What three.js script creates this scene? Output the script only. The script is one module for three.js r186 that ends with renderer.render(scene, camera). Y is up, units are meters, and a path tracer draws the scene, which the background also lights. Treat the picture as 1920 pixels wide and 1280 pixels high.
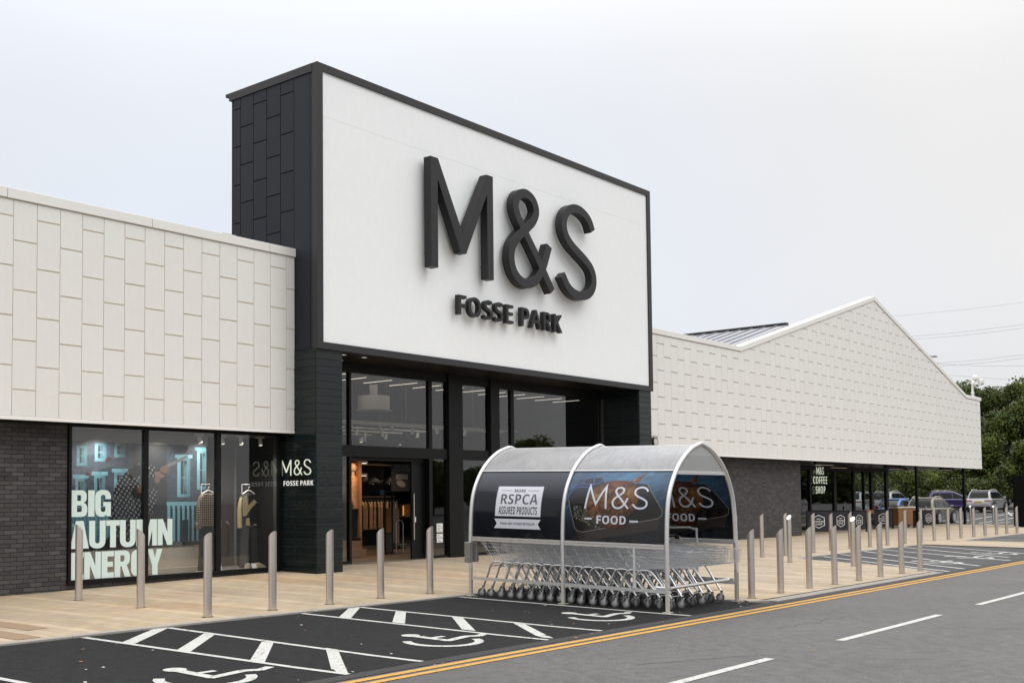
import * as THREE from 'three';
import { mergeGeometries } from 'three/addons/utils/BufferGeometryUtils.js';
import { TextGeometry } from 'three/addons/geometries/TextGeometry.js';
import { FontLoader } from 'three/addons/loaders/FontLoader.js';
import { RoundedBoxGeometry } from 'three/addons/geometries/RoundedBoxGeometry.js';
import { ImprovedNoise } from 'three/addons/math/ImprovedNoise.js';
import { RectAreaLightUniformsLib } from 'three/addons/lights/RectAreaLightUniformsLib.js';

// ---------------------------------------------------------------- camera, sky, sun, exposure
const scene = new THREE.Scene();
const camera = new THREE.PerspectiveCamera(33.674, 1.5, 0.1, 900);
camera.position.set(0, 1.8325, 0);
camera.rotation.order = 'YXZ';
camera.rotation.set(0.0487231, -0.898189, -0.0110454);
camera.setViewOffset(1920, 1280, 0, -192.98, 1920, 1280);   // shift lens: uprights stay upright
const renderer = new THREE.WebGLRenderer({ antialias: true });
renderer.toneMapping = THREE.LinearToneMapping;
renderer.toneMappingExposure = 1.0;
renderer.shadowMap.enabled = true;
RectAreaLightUniformsLib.init();
const noise = new ImprovedNoise();
function fbm(x, y, z, o = 4) { let s = 0, a = 1, n = 0; for (let i = 0; i < o; i++) { s += a * noise.noise(x, y, z); n += a; a *= 0.5; x *= 2.03; y *= 2.03; z *= 2.03; } return s / n; }
const sstep = (a, b, x) => { const t = Math.min(1, Math.max(0, (x - a) / (b - a))); return t * t * (3 - 2 * t); };
{ // overcast sky: even near the horizon, brighter overhead
  const W = 512, H = 256, d = new Float32Array(W * H * 4);
  for (let j = 0; j < H; j++) for (let i = 0; i < W; i++) {
    const el = ((j + 0.5) / H - 0.5) * Math.PI, az = ((i + 0.5) / W - 0.5) * 2 * Math.PI;
    const y = Math.sin(el), x = Math.cos(el) * Math.cos(az), z = Math.cos(el) * Math.sin(az);
    const yy = Math.max(0, y);
    let L = 0.825 + 0.15 * yy + 1.95 * sstep(0.30, 1.0, yy);
    L *= 1 + 0.09 * fbm(x * 2.2 + 5, y * 4.5, z * 2.2, 4);
    const blue = 0.5 + 0.5 * fbm(x * 0.9 - 3, y * 1.6 + 2, z * 0.9 + 7, 3) * 1.6 + 1.5 * ((x * 0.22 - z * 0.97) - 0.74);
    const b = Math.min(1, Math.max(0, blue)), k = (j * W + i) * 4;
    d[k] = L * (1.005 - 0.115 * b); d[k + 1] = L * (1.0 - 0.045 * b); d[k + 2] = L * (1.0 + 0.07 * b); d[k + 3] = 1;
    if (y < 0) { d[k] = 0.16; d[k + 1] = 0.16; d[k + 2] = 0.16; }
  }
  const t = new THREE.DataTexture(d, W, H, THREE.RGBAFormat, THREE.FloatType);
  t.mapping = THREE.EquirectangularReflectionMapping; t.magFilter = THREE.LinearFilter; t.minFilter = THREE.LinearFilter; t.needsUpdate = true;
  scene.background = t; scene.environment = t;
}
const sun = new THREE.DirectionalLight(0xfffaf4, 0.62);
sun.position.set(38, 60, 34); sun.target.position.set(20, 0, -12);
sun.castShadow = true; sun.shadow.radius = 52; sun.shadow.mapSize.set(2048, 2048);
Object.assign(sun.shadow.camera, { left: -60, right: 60, top: 60, bottom: -60, near: 1, far: 220 });
scene.add(sun, sun.target);

// ---------------------------------------------------------------- helpers
let seed = 12345;
const rnd = () => { seed = (seed + 0x6d2b79f5) | 0; let t = Math.imul(seed ^ (seed >>> 15), 1 | seed); t = (t + Math.imul(t ^ (t >>> 7), 61 | t)) ^ t; return ((t ^ (t >>> 14)) >>> 0) / 4294967296; };
const rr = (a, b) => a + (b - a) * rnd();
const V = (x, y, z) => new THREE.Vector3(x, y, z);
const names = new Map(), origin = new WeakMap();
function numbered(n) { const k = names.get(n) ?? 0; names.set(n, k + 1); return k ? n + '_' + String(k).padStart(3, '0') : n; }
function tag(o, label, category, group, kind) { if (label) o.userData.label = label; if (category) o.userData.category = category; if (group) o.userData.group = group; if (kind) o.userData.kind = kind; return o; }
function thing(name, label, category, p = [0, 0, 0], turn = 0, group) {
  const o = new THREE.Group(); o.name = numbered(name); o.position.set(...p); o.rotation.y = turn; scene.add(o);
  origin.set(o, V(...p)); return tag(o, label, category, group);
}
function sub(name, parent) { const o = new THREE.Group(); o.name = name; parent.add(o); origin.set(o, origin.get(parent).clone()); return o; }
const orig = (o) => origin.get(o) ?? V(0, 0, 0);
// geometry list given in WORLD coordinates -> one mesh under parent
function flat(gs) { gs = Array.isArray(gs) ? gs : [gs]; gs = gs.map((g) => { const n = g.index ? g.toNonIndexed() : g; for (const k of Object.keys(n.attributes)) if (!['position', 'normal', 'uv', 'color'].includes(k)) n.deleteAttribute(k); return n; });
  if (gs.some((g) => g.attributes.color) && !gs.every((g) => g.attributes.color)) for (const g of gs) if (!g.attributes.color) g.setAttribute('color', new THREE.BufferAttribute(new Float32Array(g.attributes.position.count * 3).fill(1), 3));
  return gs.length === 1 ? gs[0] : mergeGeometries(gs, false); }
function mesh(name, gs, m, parent, local = false) {
  const g = flat(gs);
  const o = new THREE.Mesh(g, m); o.castShadow = o.receiveShadow = true;
  const p = parent ?? scene;
  if (p === scene) { o.name = numbered(name); scene.add(o); }
  else { o.name = name; if (!local) { const w = orig(p); g.translate(-w.x, -w.y, -w.z); } p.add(o); }
  origin.set(o, orig(p).clone());
  return o;
}
// shared geometry placed at a world position
function put(name, geo, m, parent, x, y, z, ry = 0) { const o = new THREE.Mesh(geo, m); o.castShadow = o.receiveShadow = true; o.name = name; const w = orig(parent); o.position.set(x - w.x, y - w.y, z - w.z); o.rotation.y = ry; parent.add(o); return o; }
function solo(name, gs, m, label, category, group, kind) { // a thing that is one mesh, pivot at its base centre
  const g = flat(gs); g.computeBoundingBox(); const b = g.boundingBox, c = V((b.min.x + b.max.x) / 2, b.min.y, (b.min.z + b.max.z) / 2);
  g.translate(-c.x, -c.y, -c.z); const o = new THREE.Mesh(g, m); o.name = numbered(name); o.position.copy(c); o.castShadow = o.receiveShadow = true; scene.add(o); origin.set(o, c);
  return tag(o, label, category, group, kind);
}
function boxUV(g) { // uv in metres by dominant normal
  const p = g.attributes.position, n = g.attributes.normal, uv = new Float32Array(p.count * 2);
  for (let i = 0; i < p.count; i++) { const ax = Math.abs(n.getX(i)), ay = Math.abs(n.getY(i)), az = Math.abs(n.getZ(i));
    if (az >= ax && az >= ay) { uv[2 * i] = p.getX(i); uv[2 * i + 1] = p.getY(i); } else if (ax >= ay) { uv[2 * i] = p.getZ(i); uv[2 * i + 1] = p.getY(i); } else { uv[2 * i] = p.getX(i); uv[2 * i + 1] = p.getZ(i); } }
  g.setAttribute('uv', new THREE.BufferAttribute(uv, 2)); return g;
}
function box(x0, x1, y0, y1, z0, z1) { const g = new THREE.BoxGeometry(Math.abs(x1 - x0), Math.abs(y1 - y0), Math.abs(z1 - z0)); g.translate((x0 + x1) / 2, (y0 + y1) / 2, (z0 + z1) / 2); return boxUV(g); }
function rbox(w, h, d, r, s = 2) { return new RoundedBoxGeometry(w, h, d, s, r); }
function tube(pts, r, seg = 8, closed = false, tseg) { const c = new THREE.CatmullRomCurve3(pts.map((p) => (p.isVector3 ? p : V(...p))), closed, 'centripetal'); return new THREE.TubeGeometry(c, tseg ?? Math.max(2, (pts.length - 1) * 3), r, seg, closed); }
const up = V(0, 1, 0);
function bar(a, b, r, seg = 6, caps = false, r2) { const A = a.isVector3 ? a : V(...a), B = b.isVector3 ? b : V(...b); const L = A.distanceTo(B); const g = new THREE.CylinderGeometry(r2 ?? r, r, L, seg, 1, !caps); g.translate(0, L / 2, 0); g.applyQuaternion(new THREE.Quaternion().setFromUnitVectors(up, B.clone().sub(A).normalize())); g.translate(A.x, A.y, A.z); return g; }
function cyl(r, h, seg = 16, r2) { const g = new THREE.CylinderGeometry(r2 ?? r, r, h, seg); g.translate(0, h / 2, 0); return g; }
function poly2(pts) { const s = new THREE.Shape(); pts.forEach((p, i) => (i ? s.lineTo(p[0], p[1]) : s.moveTo(p[0], p[1]))); s.closePath(); return s; }
function prism(pts, z0, z1, bevel = 0) { // polygon in x,y pushed from z0 to z1 (z1 > z0)
  const g = new THREE.ExtrudeGeometry(poly2(pts), bevel ? { depth: z1 - z0 - 2 * bevel, bevelEnabled: true, bevelThickness: bevel, bevelSize: bevel, bevelOffset: -bevel, bevelSegments: 1 } : { depth: z1 - z0, bevelEnabled: false });
  g.translate(0, 0, z0 + bevel); return g;
}
const T = (g, x, y, z) => g.translate(x, y, z);
const M4 = new THREE.Matrix4();
function basis(g, X, Y, Z, O) { M4.makeBasis(X, Y, Z).setPosition(O); return g.applyMatrix4(M4); }
// ground height: nearly level, falling a little towards the road
const GX = [9.4, 14.6, 20, 26, 40, 60, 66, 88, 130], GZ = [-18.33, -12.8, -8.3, 4];
const GT = [[.323, .40, .436, .39, .335, .30, .06, .50, .6], [.315, .285, .27, .255, .245, .24, .06, .50, .6], [.205, .19, .18, .172, .17, .17, .08, .48, .58], [.16, .15, .145, .14, .14, .14, .08, .46, .56]];
function G(x, z) {
  x = Math.min(Math.max(x, GX[0]), GX[8]); z = Math.min(Math.max(z, GZ[0]), GZ[3]);
  let i = 0, j = 0; while (i < 7 && x > GX[i + 1]) i++; while (j < 2 && z > GZ[j + 1]) j++;
  const a = (x - GX[i]) / (GX[i + 1] - GX[i]), b = (z - GZ[j]) / (GZ[j + 1] - GZ[j]);
  return (1 - b) * ((1 - a) * GT[j][i] + a * GT[j][i + 1]) + b * ((1 - a) * GT[j + 1][i] + a * GT[j + 1][i + 1]);
}
const range = (a, b, s) => { const r = []; for (let x = a; x < b - 1e-9; x += s) r.push(x); return r; };
const LX = [...range(-400, -40, 60), ...range(-40, 4, 4), ...range(4, 30, 1), ...range(30, 66, 3), ...range(66, 200, 10), 200, 300, 500, 700], LZ = [-600, -400, -200, -120, ...range(-80, -24, 8), ...range(-24, -6, 0.9), ...range(-6, 4, 2), ...range(4, 60, 8), 60, 120, 300, 600];
function clip(p, ax, v, keepBelow) { const o = []; for (let i = 0; i < p.length; i++) { const a = p[i], b = p[(i + 1) % p.length], da = (a[ax] - v) * (keepBelow ? 1 : -1), db = (b[ax] - v) * (keepBelow ? 1 : -1); if (da <= 0) o.push(a); if ((da < 0 && db > 0) || (da > 0 && db < 0)) { const t = da / (da - db); o.push([a[0] + (b[0] - a[0]) * t, a[1] + (b[1] - a[1]) * t]); } } return o; }
function sheet(poly, dy) { // convex polygon in x,z laid on the ground at height dy above it
  const pos = [], uv = []; const xs = poly.map((p) => p[0]), zs = poly.map((p) => p[1]); const X0 = Math.min(...xs), X1 = Math.max(...xs), Z0 = Math.min(...zs), Z1 = Math.max(...zs);
  for (let i = 0; i < LX.length - 1; i++) { if (LX[i + 1] <= X0 || LX[i] >= X1) continue; const px = clip(clip(poly, 0, LX[i], false), 0, LX[i + 1], true); if (px.length < 3) continue;
    for (let j = 0; j < LZ.length - 1; j++) { if (LZ[j + 1] <= Z0 || LZ[j] >= Z1) continue; const q = clip(clip(px, 1, LZ[j], false), 1, LZ[j + 1], true); if (q.length < 3) continue;
      let ar = 0; for (let k = 0; k < q.length; k++) { const a = q[k], b = q[(k + 1) % q.length]; ar += a[0] * b[1] - b[0] * a[1]; } if (Math.abs(ar) < 1e-7) continue;
      const w = ar > 0 ? q.slice().reverse() : q;
      for (let k = 1; k < w.length - 1; k++) for (const c of [w[0], w[k], w[k + 1]]) { pos.push(c[0], G(c[0], c[1]) + dy, c[1]); uv.push(c[0], -c[1]); } } }
  const g = new THREE.BufferGeometry(); g.setAttribute('position', new THREE.Float32BufferAttribute(pos, 3)); g.setAttribute('uv', new THREE.Float32BufferAttribute(uv, 2));
  const n = new Float32Array(pos.length); for (let i = 0; i < n.length; i += 3) { n[i + 1] = 0.9999; n[i + 2] = 0.015; } g.setAttribute('normal', new THREE.BufferAttribute(n, 3)); return g;
}
const strip = (a, b, w) => { const dx = b[0] - a[0], dz = b[1] - a[1], L = Math.hypot(dx, dz), nx = -dz / L * w / 2, nz = dx / L * w / 2; return [[a[0] + nx, a[1] + nz], [b[0] + nx, b[1] + nz], [b[0] - nx, b[1] - nz], [a[0] - nx, a[1] - nz]]; };
function stain(g, f) { // vertex colours: wear and dirt with a shape of its own
  const p = g.attributes.position, c = new Float32Array(p.count * 3); for (let i = 0; i < p.count; i++) { const v = f(p.getX(i), p.getZ(i)); c[3 * i] = v[0]; c[3 * i + 1] = v[1]; c[3 * i + 2] = v[2]; } g.setAttribute('color', new THREE.BufferAttribute(c, 3)); return g;
}

// ---------------------------------------------------------------- materials
const lin = (r, g, b) => new THREE.Color().setRGB(r, g, b);
function tex(n, f, o = {}) { // f(u,v) -> [r,g,b] linear-ish 0..1 for colour or a number
  const d = new Uint8Array(n * n * 4); const enc = (c) => 255 * (o.srgb ? (c <= 0.0031308 ? 12.92 * c : 1.055 * c ** (1 / 2.4) - 0.055) : c);
  for (let j = 0; j < n; j++) for (let i = 0; i < n; i++) { let c = f(i / n, j / n, i, j); if (typeof c === 'number') c = [c, c, c]; const k = (j * n + i) * 4; for (let m = 0; m < 3; m++) d[k + m] = Math.max(0, Math.min(255, enc(c[m]))); d[k + 3] = 255; }
  const t = new THREE.DataTexture(d, n, n); t.wrapS = t.wrapT = THREE.RepeatWrapping; t.magFilter = THREE.LinearFilter; t.minFilter = THREE.LinearMipmapLinearFilter; t.generateMipmaps = true; if (o.srgb) t.colorSpace = THREE.SRGBColorSpace; t.repeat.set(...(o.repeat ?? [1, 1])); t.needsUpdate = true; return t;
}
// tileable noise through a torus in the noise volume
const tn = (u, v, f, s = 0) => { const a = u * 2 * Math.PI, b = v * 2 * Math.PI, r = f / 6.283; return noise.noise(Math.cos(a) * r + s, Math.sin(a) * r + Math.cos(b) * r * 1.0 + s * 1.7, Math.sin(b) * r + s * 0.6); };
const hash = (i, j, s = 0) => { let h = Math.imul(i | 0, 374761393) ^ Math.imul(j | 0, 668265263) ^ Math.imul(s + 11, 1274126177); h = Math.imul(h ^ (h >>> 13), 1274126177); return ((h ^ (h >>> 16)) >>> 0) / 4294967296; };
function std(color, roughness, o = {}) { return new THREE.MeshStandardMaterial({ color: Array.isArray(color) ? lin(...color) : color, roughness, ...o }); }
function phys(color, roughness, o = {}) { return new THREE.MeshPhysicalMaterial({ color: Array.isArray(color) ? lin(...color) : color, roughness, ...o }); }
function grain(base, amp, chips) { return (u, v, i, j) => { const h = hash(i, j, 3), h2 = hash(i >> 1, j >> 1, 5); let k = 1 + amp * (h - 0.5) + amp * 0.8 * (h2 - 0.5) + 0.24 * tn(u, v, 26, 4) + 0.10 * tn(u, v, 70, 9); if (h2 > 1 - chips) k *= 1.9; return base.map((c) => c * k); }; }
const M = {};
M.road = phys([1.0, 0.985, 0.965], 0.68, { specularIntensity: .8, map: tex(1024, grain([0.088, 0.086, 0.086], 0.5, 0.03), { srgb: true, repeat: [0.3, 0.3] }), bumpMap: tex(512, (u, v, i, j) => 0.5 + 0.4 * (hash(i >> 1, j >> 1, 8) - 0.5), { repeat: [0.6, 0.6] }), bumpScale: 0.004, vertexColors: true });
M.bay = phys([0.80, 0.80, 0.80], 0.82, { specularIntensity: .32, map: tex(1024, grain([0.0165, 0.0165, 0.0175], 0.9, 0.03), { srgb: true, repeat: [0.3, 0.3] }), bumpMap: M.road.bumpMap, bumpScale: 0.004, vertexColors: true });
M.bayFar = phys([0.9, 0.9, 0.9], 0.8, { specularIntensity: .5, map: tex(512, grain([0.062, 0.062, 0.064], 0.5, 0.03), { srgb: true, repeat: [0.3, 0.3] }), bumpMap: M.road.bumpMap, bumpScale: 0.004, vertexColors: true });
M.drain = std([0.030, 0.029, 0.0285], 0.95, { bumpMap: tex(256, (u, v, i) => ((i >> 3) & 1 ? 0.2 : 0.9), { repeat: [1.2, 1.2] }), bumpScale: 0.004 });
{ // buff pavers in bands that run from the shop to the road
  const S = 1024, rows = 20, cols = 10; // 4 m x 4 m: 0.2 m x 0.4 m
  const cell = (u, v) => { const a = Math.floor(u * rows); const off = (a & 1) * 0.5; const b = Math.floor(v * cols + off) % cols; return [a, b, u * rows - a, v * cols + off - Math.floor(v * cols + off)]; };
  const band = (a) => hash(a >> 1, 1, 21);
  M.paving = std([1, 1, 1], 0.86, { vertexColors: true,
    map: tex(S, (u, v, i, j) => { const [a, b, fu, fv] = cell(u, v); const joint = fu < 0.04 || fv < 0.02; const k = (0.86 + 0.16 * band(a) + 0.13 * hash(a, b, 2) + 0.12 * tn(u, v, 18, 2) + 0.14 * (hash(i, j, 7) - 0.5)) * (a % 5 === 2 ? 1.14 : 1); const t = joint ? 0.62 : 1; return [0.338 * k * t, 0.268 * k * t * (0.98 + 0.04 * hash(a, b, 4)), 0.184 * k * t * (0.94 + 0.12 * hash(a, b, 9))]; }, { srgb: true, repeat: [0.25, 0.25] }),
    bumpMap: tex(S, (u, v, i, j) => { const [a, b, fu, fv] = cell(u, v); return fu < 0.04 || fv < 0.02 ? 0.25 : 0.75 + 0.12 * hash(a, b, 5) + 0.06 * hash(i, j, 1); }, { repeat: [0.25, 0.25] }), bumpScale: 0.006 });
  M.tactile = std([0.235, 0.162, 0.100], 0.88, { bumpMap: M.paving.bumpMap, bumpScale: 0.003 });
}
M.kerb = std([1, 1, 1], 0.85, { map: tex(256, grain([0.27, 0.25, 0.225], 0.3, 0.04), { srgb: true, repeat: [1.5, 1.5] }) });
M.kerb2 = M.kerb.clone(); M.kerb2.color.setRGB(0.88, 0.88, 0.9);
M.white = std([0.47, 0.47, 0.455], 0.7, { map: tex(512, (u, v, i, j) => { const w = tn(u, v, 30, 3) + 0.6 * tn(u, v, 90, 6) + 0.35 * (hash(i, j, 4) - 0.5); const k = w > 0.50 ? 0.42 : 0.94 + 0.08 * tn(u, v, 14, 8); return [k, k, k * 0.985]; }, { srgb: true, repeat: [0.7, 0.7] }) });
M.yellow = std([1, 1, 1], 0.75, { map: tex(512, (u, v, i, j) => { const w = tn(u, v, 40, 13) + 0.5 * tn(u, v, 110, 16) + 0.4 * (hash(i, j, 14) - 0.5); const k = w > 0.5 ? 0.45 : 0.95; return [0.50 * k, 0.275 * k, 0.052 * k]; }, { srgb: true, repeat: [0.7, 0.7] }) });
M.ground = std([0.085, 0.085, 0.087], 0.85, { map: tex(512, grain([0.9, 0.9, 0.92], 0.3, 0.02), { repeat: [0.2, 0.2] }) });
M.brick = [[0.056, 0.054, 0.055], [0.048, 0.0465, 0.048], [0.064, 0.061, 0.061], [0.052, 0.0495, 0.049], [0.042, 0.041, 0.043], [0.073, 0.071, 0.071]].map((c, s) => std([1, 1, 1], 0.86, { map: tex(128, (u, v, i, j) => { const k = 0.92 + 0.25 * tn(u, v, 14, s * 3) + 0.22 * (hash(i, j, s) - 0.5); return c.map((x) => x * k); }, { srgb: true, repeat: [4, 4] }), bumpMap: tex(128, (u, v, i, j) => 0.5 + 0.3 * tn(u, v, 20, s) + 0.2 * hash(i, j, s), { repeat: [4, 4] }), bumpScale: 0.003 }));
M.mortar = std([0.022, 0.020, 0.0195], 0.95);
M.mortar2 = std([0.034, 0.032, 0.031], 0.95);
const panelBump = tex(256, (u, v, i, j) => 0.5 + 0.25 * hash(i, j, 2) + 0.2 * tn(u, v, 30, 1), { repeat: [3, 3] });
const streak = tex(512, (u, v, i, j) => { const s = 0.5 + 0.5 * tn(u, v * 0.12, 40, 5) + 0.35 * tn(u, v, 12, 8); const k = 0.965 + 0.035 * s + 0.012 * (hash(i, j, 3) - 0.5); return [k, k * 0.999, k * 0.996]; }, { repeat: [0.55, 0.55] });
M.panel = [[0.715, 0.705, 0.680], [0.708, 0.697, 0.671], [0.720, 0.711, 0.688], [0.711, 0.701, 0.675]].map((c) => std(c, 0.62, { map: streak, bumpMap: panelBump, bumpScale: 0.0015 }));
M.panelBack = std([0.62, 0.575, 0.48], 0.9);
M.panelBackFar = std([0.36, 0.325, 0.265], 0.9);
M.coping = std([0.715, 0.705, 0.68], 0.5);
M.trimWhite = std([0.78, 0.77, 0.745], 0.45);
M.dark = phys([0.024, 0.0243, 0.0265], 0.42, { specularIntensity: .7, bumpMap: panelBump, bumpScale: 0.0008 });
M.darkPanel = [[0.0105, 0.0122, 0.0195], [0.0120, 0.0138, 0.0210], [0.0095, 0.0110, 0.0180]].map((c) => phys(c, 0.46, { specularIntensity: .5, bumpMap: panelBump, bumpScale: 0.0008 }));
M.darkGap = std([0.006, 0.006, 0.008], 0.8);
M.frame = phys([0.0055, 0.0057, 0.0062], 0.42, { specularIntensity: .42 });
M.soffit = phys([0.009, 0.0085, 0.008], 0.35, { specularIntensity: .6 });
M.signWhite = std([0.80, 0.825, 0.835], 0.42, { map: streak });
M.letter = phys([0.0165, 0.0165, 0.0178], 0.48, { specularIntensity: .7 });
M.tile = [[0.0075, 0.0125, 0.0125], [0.0085, 0.0145, 0.0145], [0.0065, 0.0110, 0.0115], [0.0095, 0.0155, 0.0150], [0.0080, 0.0130, 0.0135]].map((c, s) => phys(c, 0.14, { specularIntensity: .62, bumpMap: tex(128, (u, v) => 0.5 + 0.4 * tn(u, v, 6, s * 2) + 0.12 * tn(u, v, 22, s), { repeat: [2, 2] }), bumpScale: 0.0025 }));
M.grout = std([0.055, 0.06, 0.06], 0.9);
M.glass = phys([0.86, 0.875, 0.88], 0, { transmission: 1, thickness: 0, ior: 1.5 });
M.glassClear = phys([0.9, 0.92, 0.92], 0, { transmission: 1, thickness: 0, ior: 1.55 });
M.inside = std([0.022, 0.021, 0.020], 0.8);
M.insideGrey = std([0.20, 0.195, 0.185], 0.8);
M.insideWood = std([0.20, 0.135, 0.085], 0.6);
M.ceiling = std([0.07, 0.07, 0.073], 0.85);
M.floorIn = std([0.17, 0.13, 0.095], 0.4);
M.steel = phys([0.66, 0.615, 0.575], 0.36, { metalness: 1, anisotropy: 0.55, bumpMap: tex(256, (u, v, i, j) => 0.5 + 0.3 * (hash(1, j, 2) - 0.5) + 0.1 * (hash(i >> 3, j, 6) - 0.5), { repeat: [1, 1] }), bumpScale: 0.0006 });
M.galv = std([0.66, 0.675, 0.69], 0.33, { metalness: 0.92 });
M.galvDull = std([0.50, 0.505, 0.505], 0.5, { metalness: 0.75 });
M.alu = std([0.62, 0.625, 0.63], 0.38, { metalness: 0.75 });
M.aluWorn = std([0.50, 0.49, 0.44], 0.6, { metalness: 0.5 });
M.chrome = std([0.62, 0.64, 0.66], 0.2, { metalness: 1 });
M.rubber = std([0.05, 0.051, 0.053], 0.75);
M.wheelGrey = std([0.25, 0.253, 0.256], 0.6);
M.blackPlastic = phys([0.009, 0.009, 0.0095], 0.5, { specularIntensity: .5 });
M.totem = phys([0.002, 0.002, 0.0022], 0.8, { specularIntensity: .08 });
M.column = phys([0.004, 0.004, 0.0045], 0.6, { specularIntensity: .2 });
M.poly = phys([0.64, 0.645, 0.665], 0.3, { transmission: 0.62, thickness: 0, map: tex(512, (u, v, i, j) => { const k = 0.86 + 0.16 * tn(u, v * 0.2, 50, 2) + 0.12 * tn(u, v, 9, 7) + 0.05 * (hash(i, j, 2) - 0.5); return [k, k, k]; }, { repeat: [0.6, 0.6] }), bumpMap: tex(256, (u, v, i, j) => 0.5 + 0.4 * (hash(i >> 1, 3, 2) - 0.5) + 0.1 * tn(u, v, 14, 1), { repeat: [1, 1] }), bumpScale: 0.001 });
M.polyEnd = phys([0.72, 0.73, 0.72], 0.25, { transmission: 0.75, thickness: 0 });
M.cream = std([0.70, 0.68, 0.62], 0.6);
M.lit = std([0.2, 0.2, 0.18], 0.5, { emissive: lin(0.62, 0.66, 0.52), emissiveIntensity: 1 });
M.litWhite = std([0.3, 0.3, 0.3], 0.5, { emissive: lin(0.50, 0.50, 0.48), emissiveIntensity: 1 });
M.strip = std([0.8, 0.75, 0.7], 0.5, { emissive: lin(1.5, 1.32, 1.12), emissiveIntensity: 1 });
M.vinyl = std([0.61, 0.735, 0.70], 0.55);
M.whitePaint = std([0.72, 0.72, 0.70], 0.45);
M.ink = std([0.012, 0.012, 0.013], 0.6);
M.wood = std([0.33, 0.165, 0.065], 0.5, { map: tex(256, (u, v) => { const k = 0.85 + 0.2 * noise.noise(u * 4, v * 60, 1) + 0.08 * noise.noise(u * 9, v * 180, 4); return [k, k, k]; }, { repeat: [1, 1] }) });
const font = await new FontLoader().loadAsync('fonts/droid/droid_sans_bold.typeface.json');
const fontR = await new FontLoader().loadAsync('fonts/droid/droid_sans_regular.typeface.json');

// ---------------------------------------------------------------- lettering helpers
function letters(str, w, h, depth, o = {}) { // each character its own geometry; the run fills w x h from the lower left corner
  const f = o.font ?? font, out = []; let x = 0; const k = 1 / f.data.resolution;
  for (const ch of str) { const gl = f.data.glyphs[ch] ?? f.data.glyphs['?']; if (ch !== ' ') { const e = o.bold ?? 0; const g = new TextGeometry(ch, { font: f, size: 1, depth: 1, curveSegments: o.seg ?? 5, bevelEnabled: e > 0, bevelSize: e, bevelThickness: 0.001, bevelSegments: 1 }); g.translate(x, 0, 0); out.push(g); } x += gl.ha * k * (o.track ?? 1) * (ch === ' ' ? o.space ?? 1 : 1); }
  const b = new THREE.Box3(); for (const g of out) { g.computeBoundingBox(); b.union(g.boundingBox); }
  for (const g of out) { g.translate(-b.min.x, -b.min.y, -b.min.z); g.scale(w / (b.max.x - b.min.x), h / (b.max.y - b.min.y), depth / (b.max.z - b.min.z)); g.computeVertexNormals(); }
  return out;
}
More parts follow.
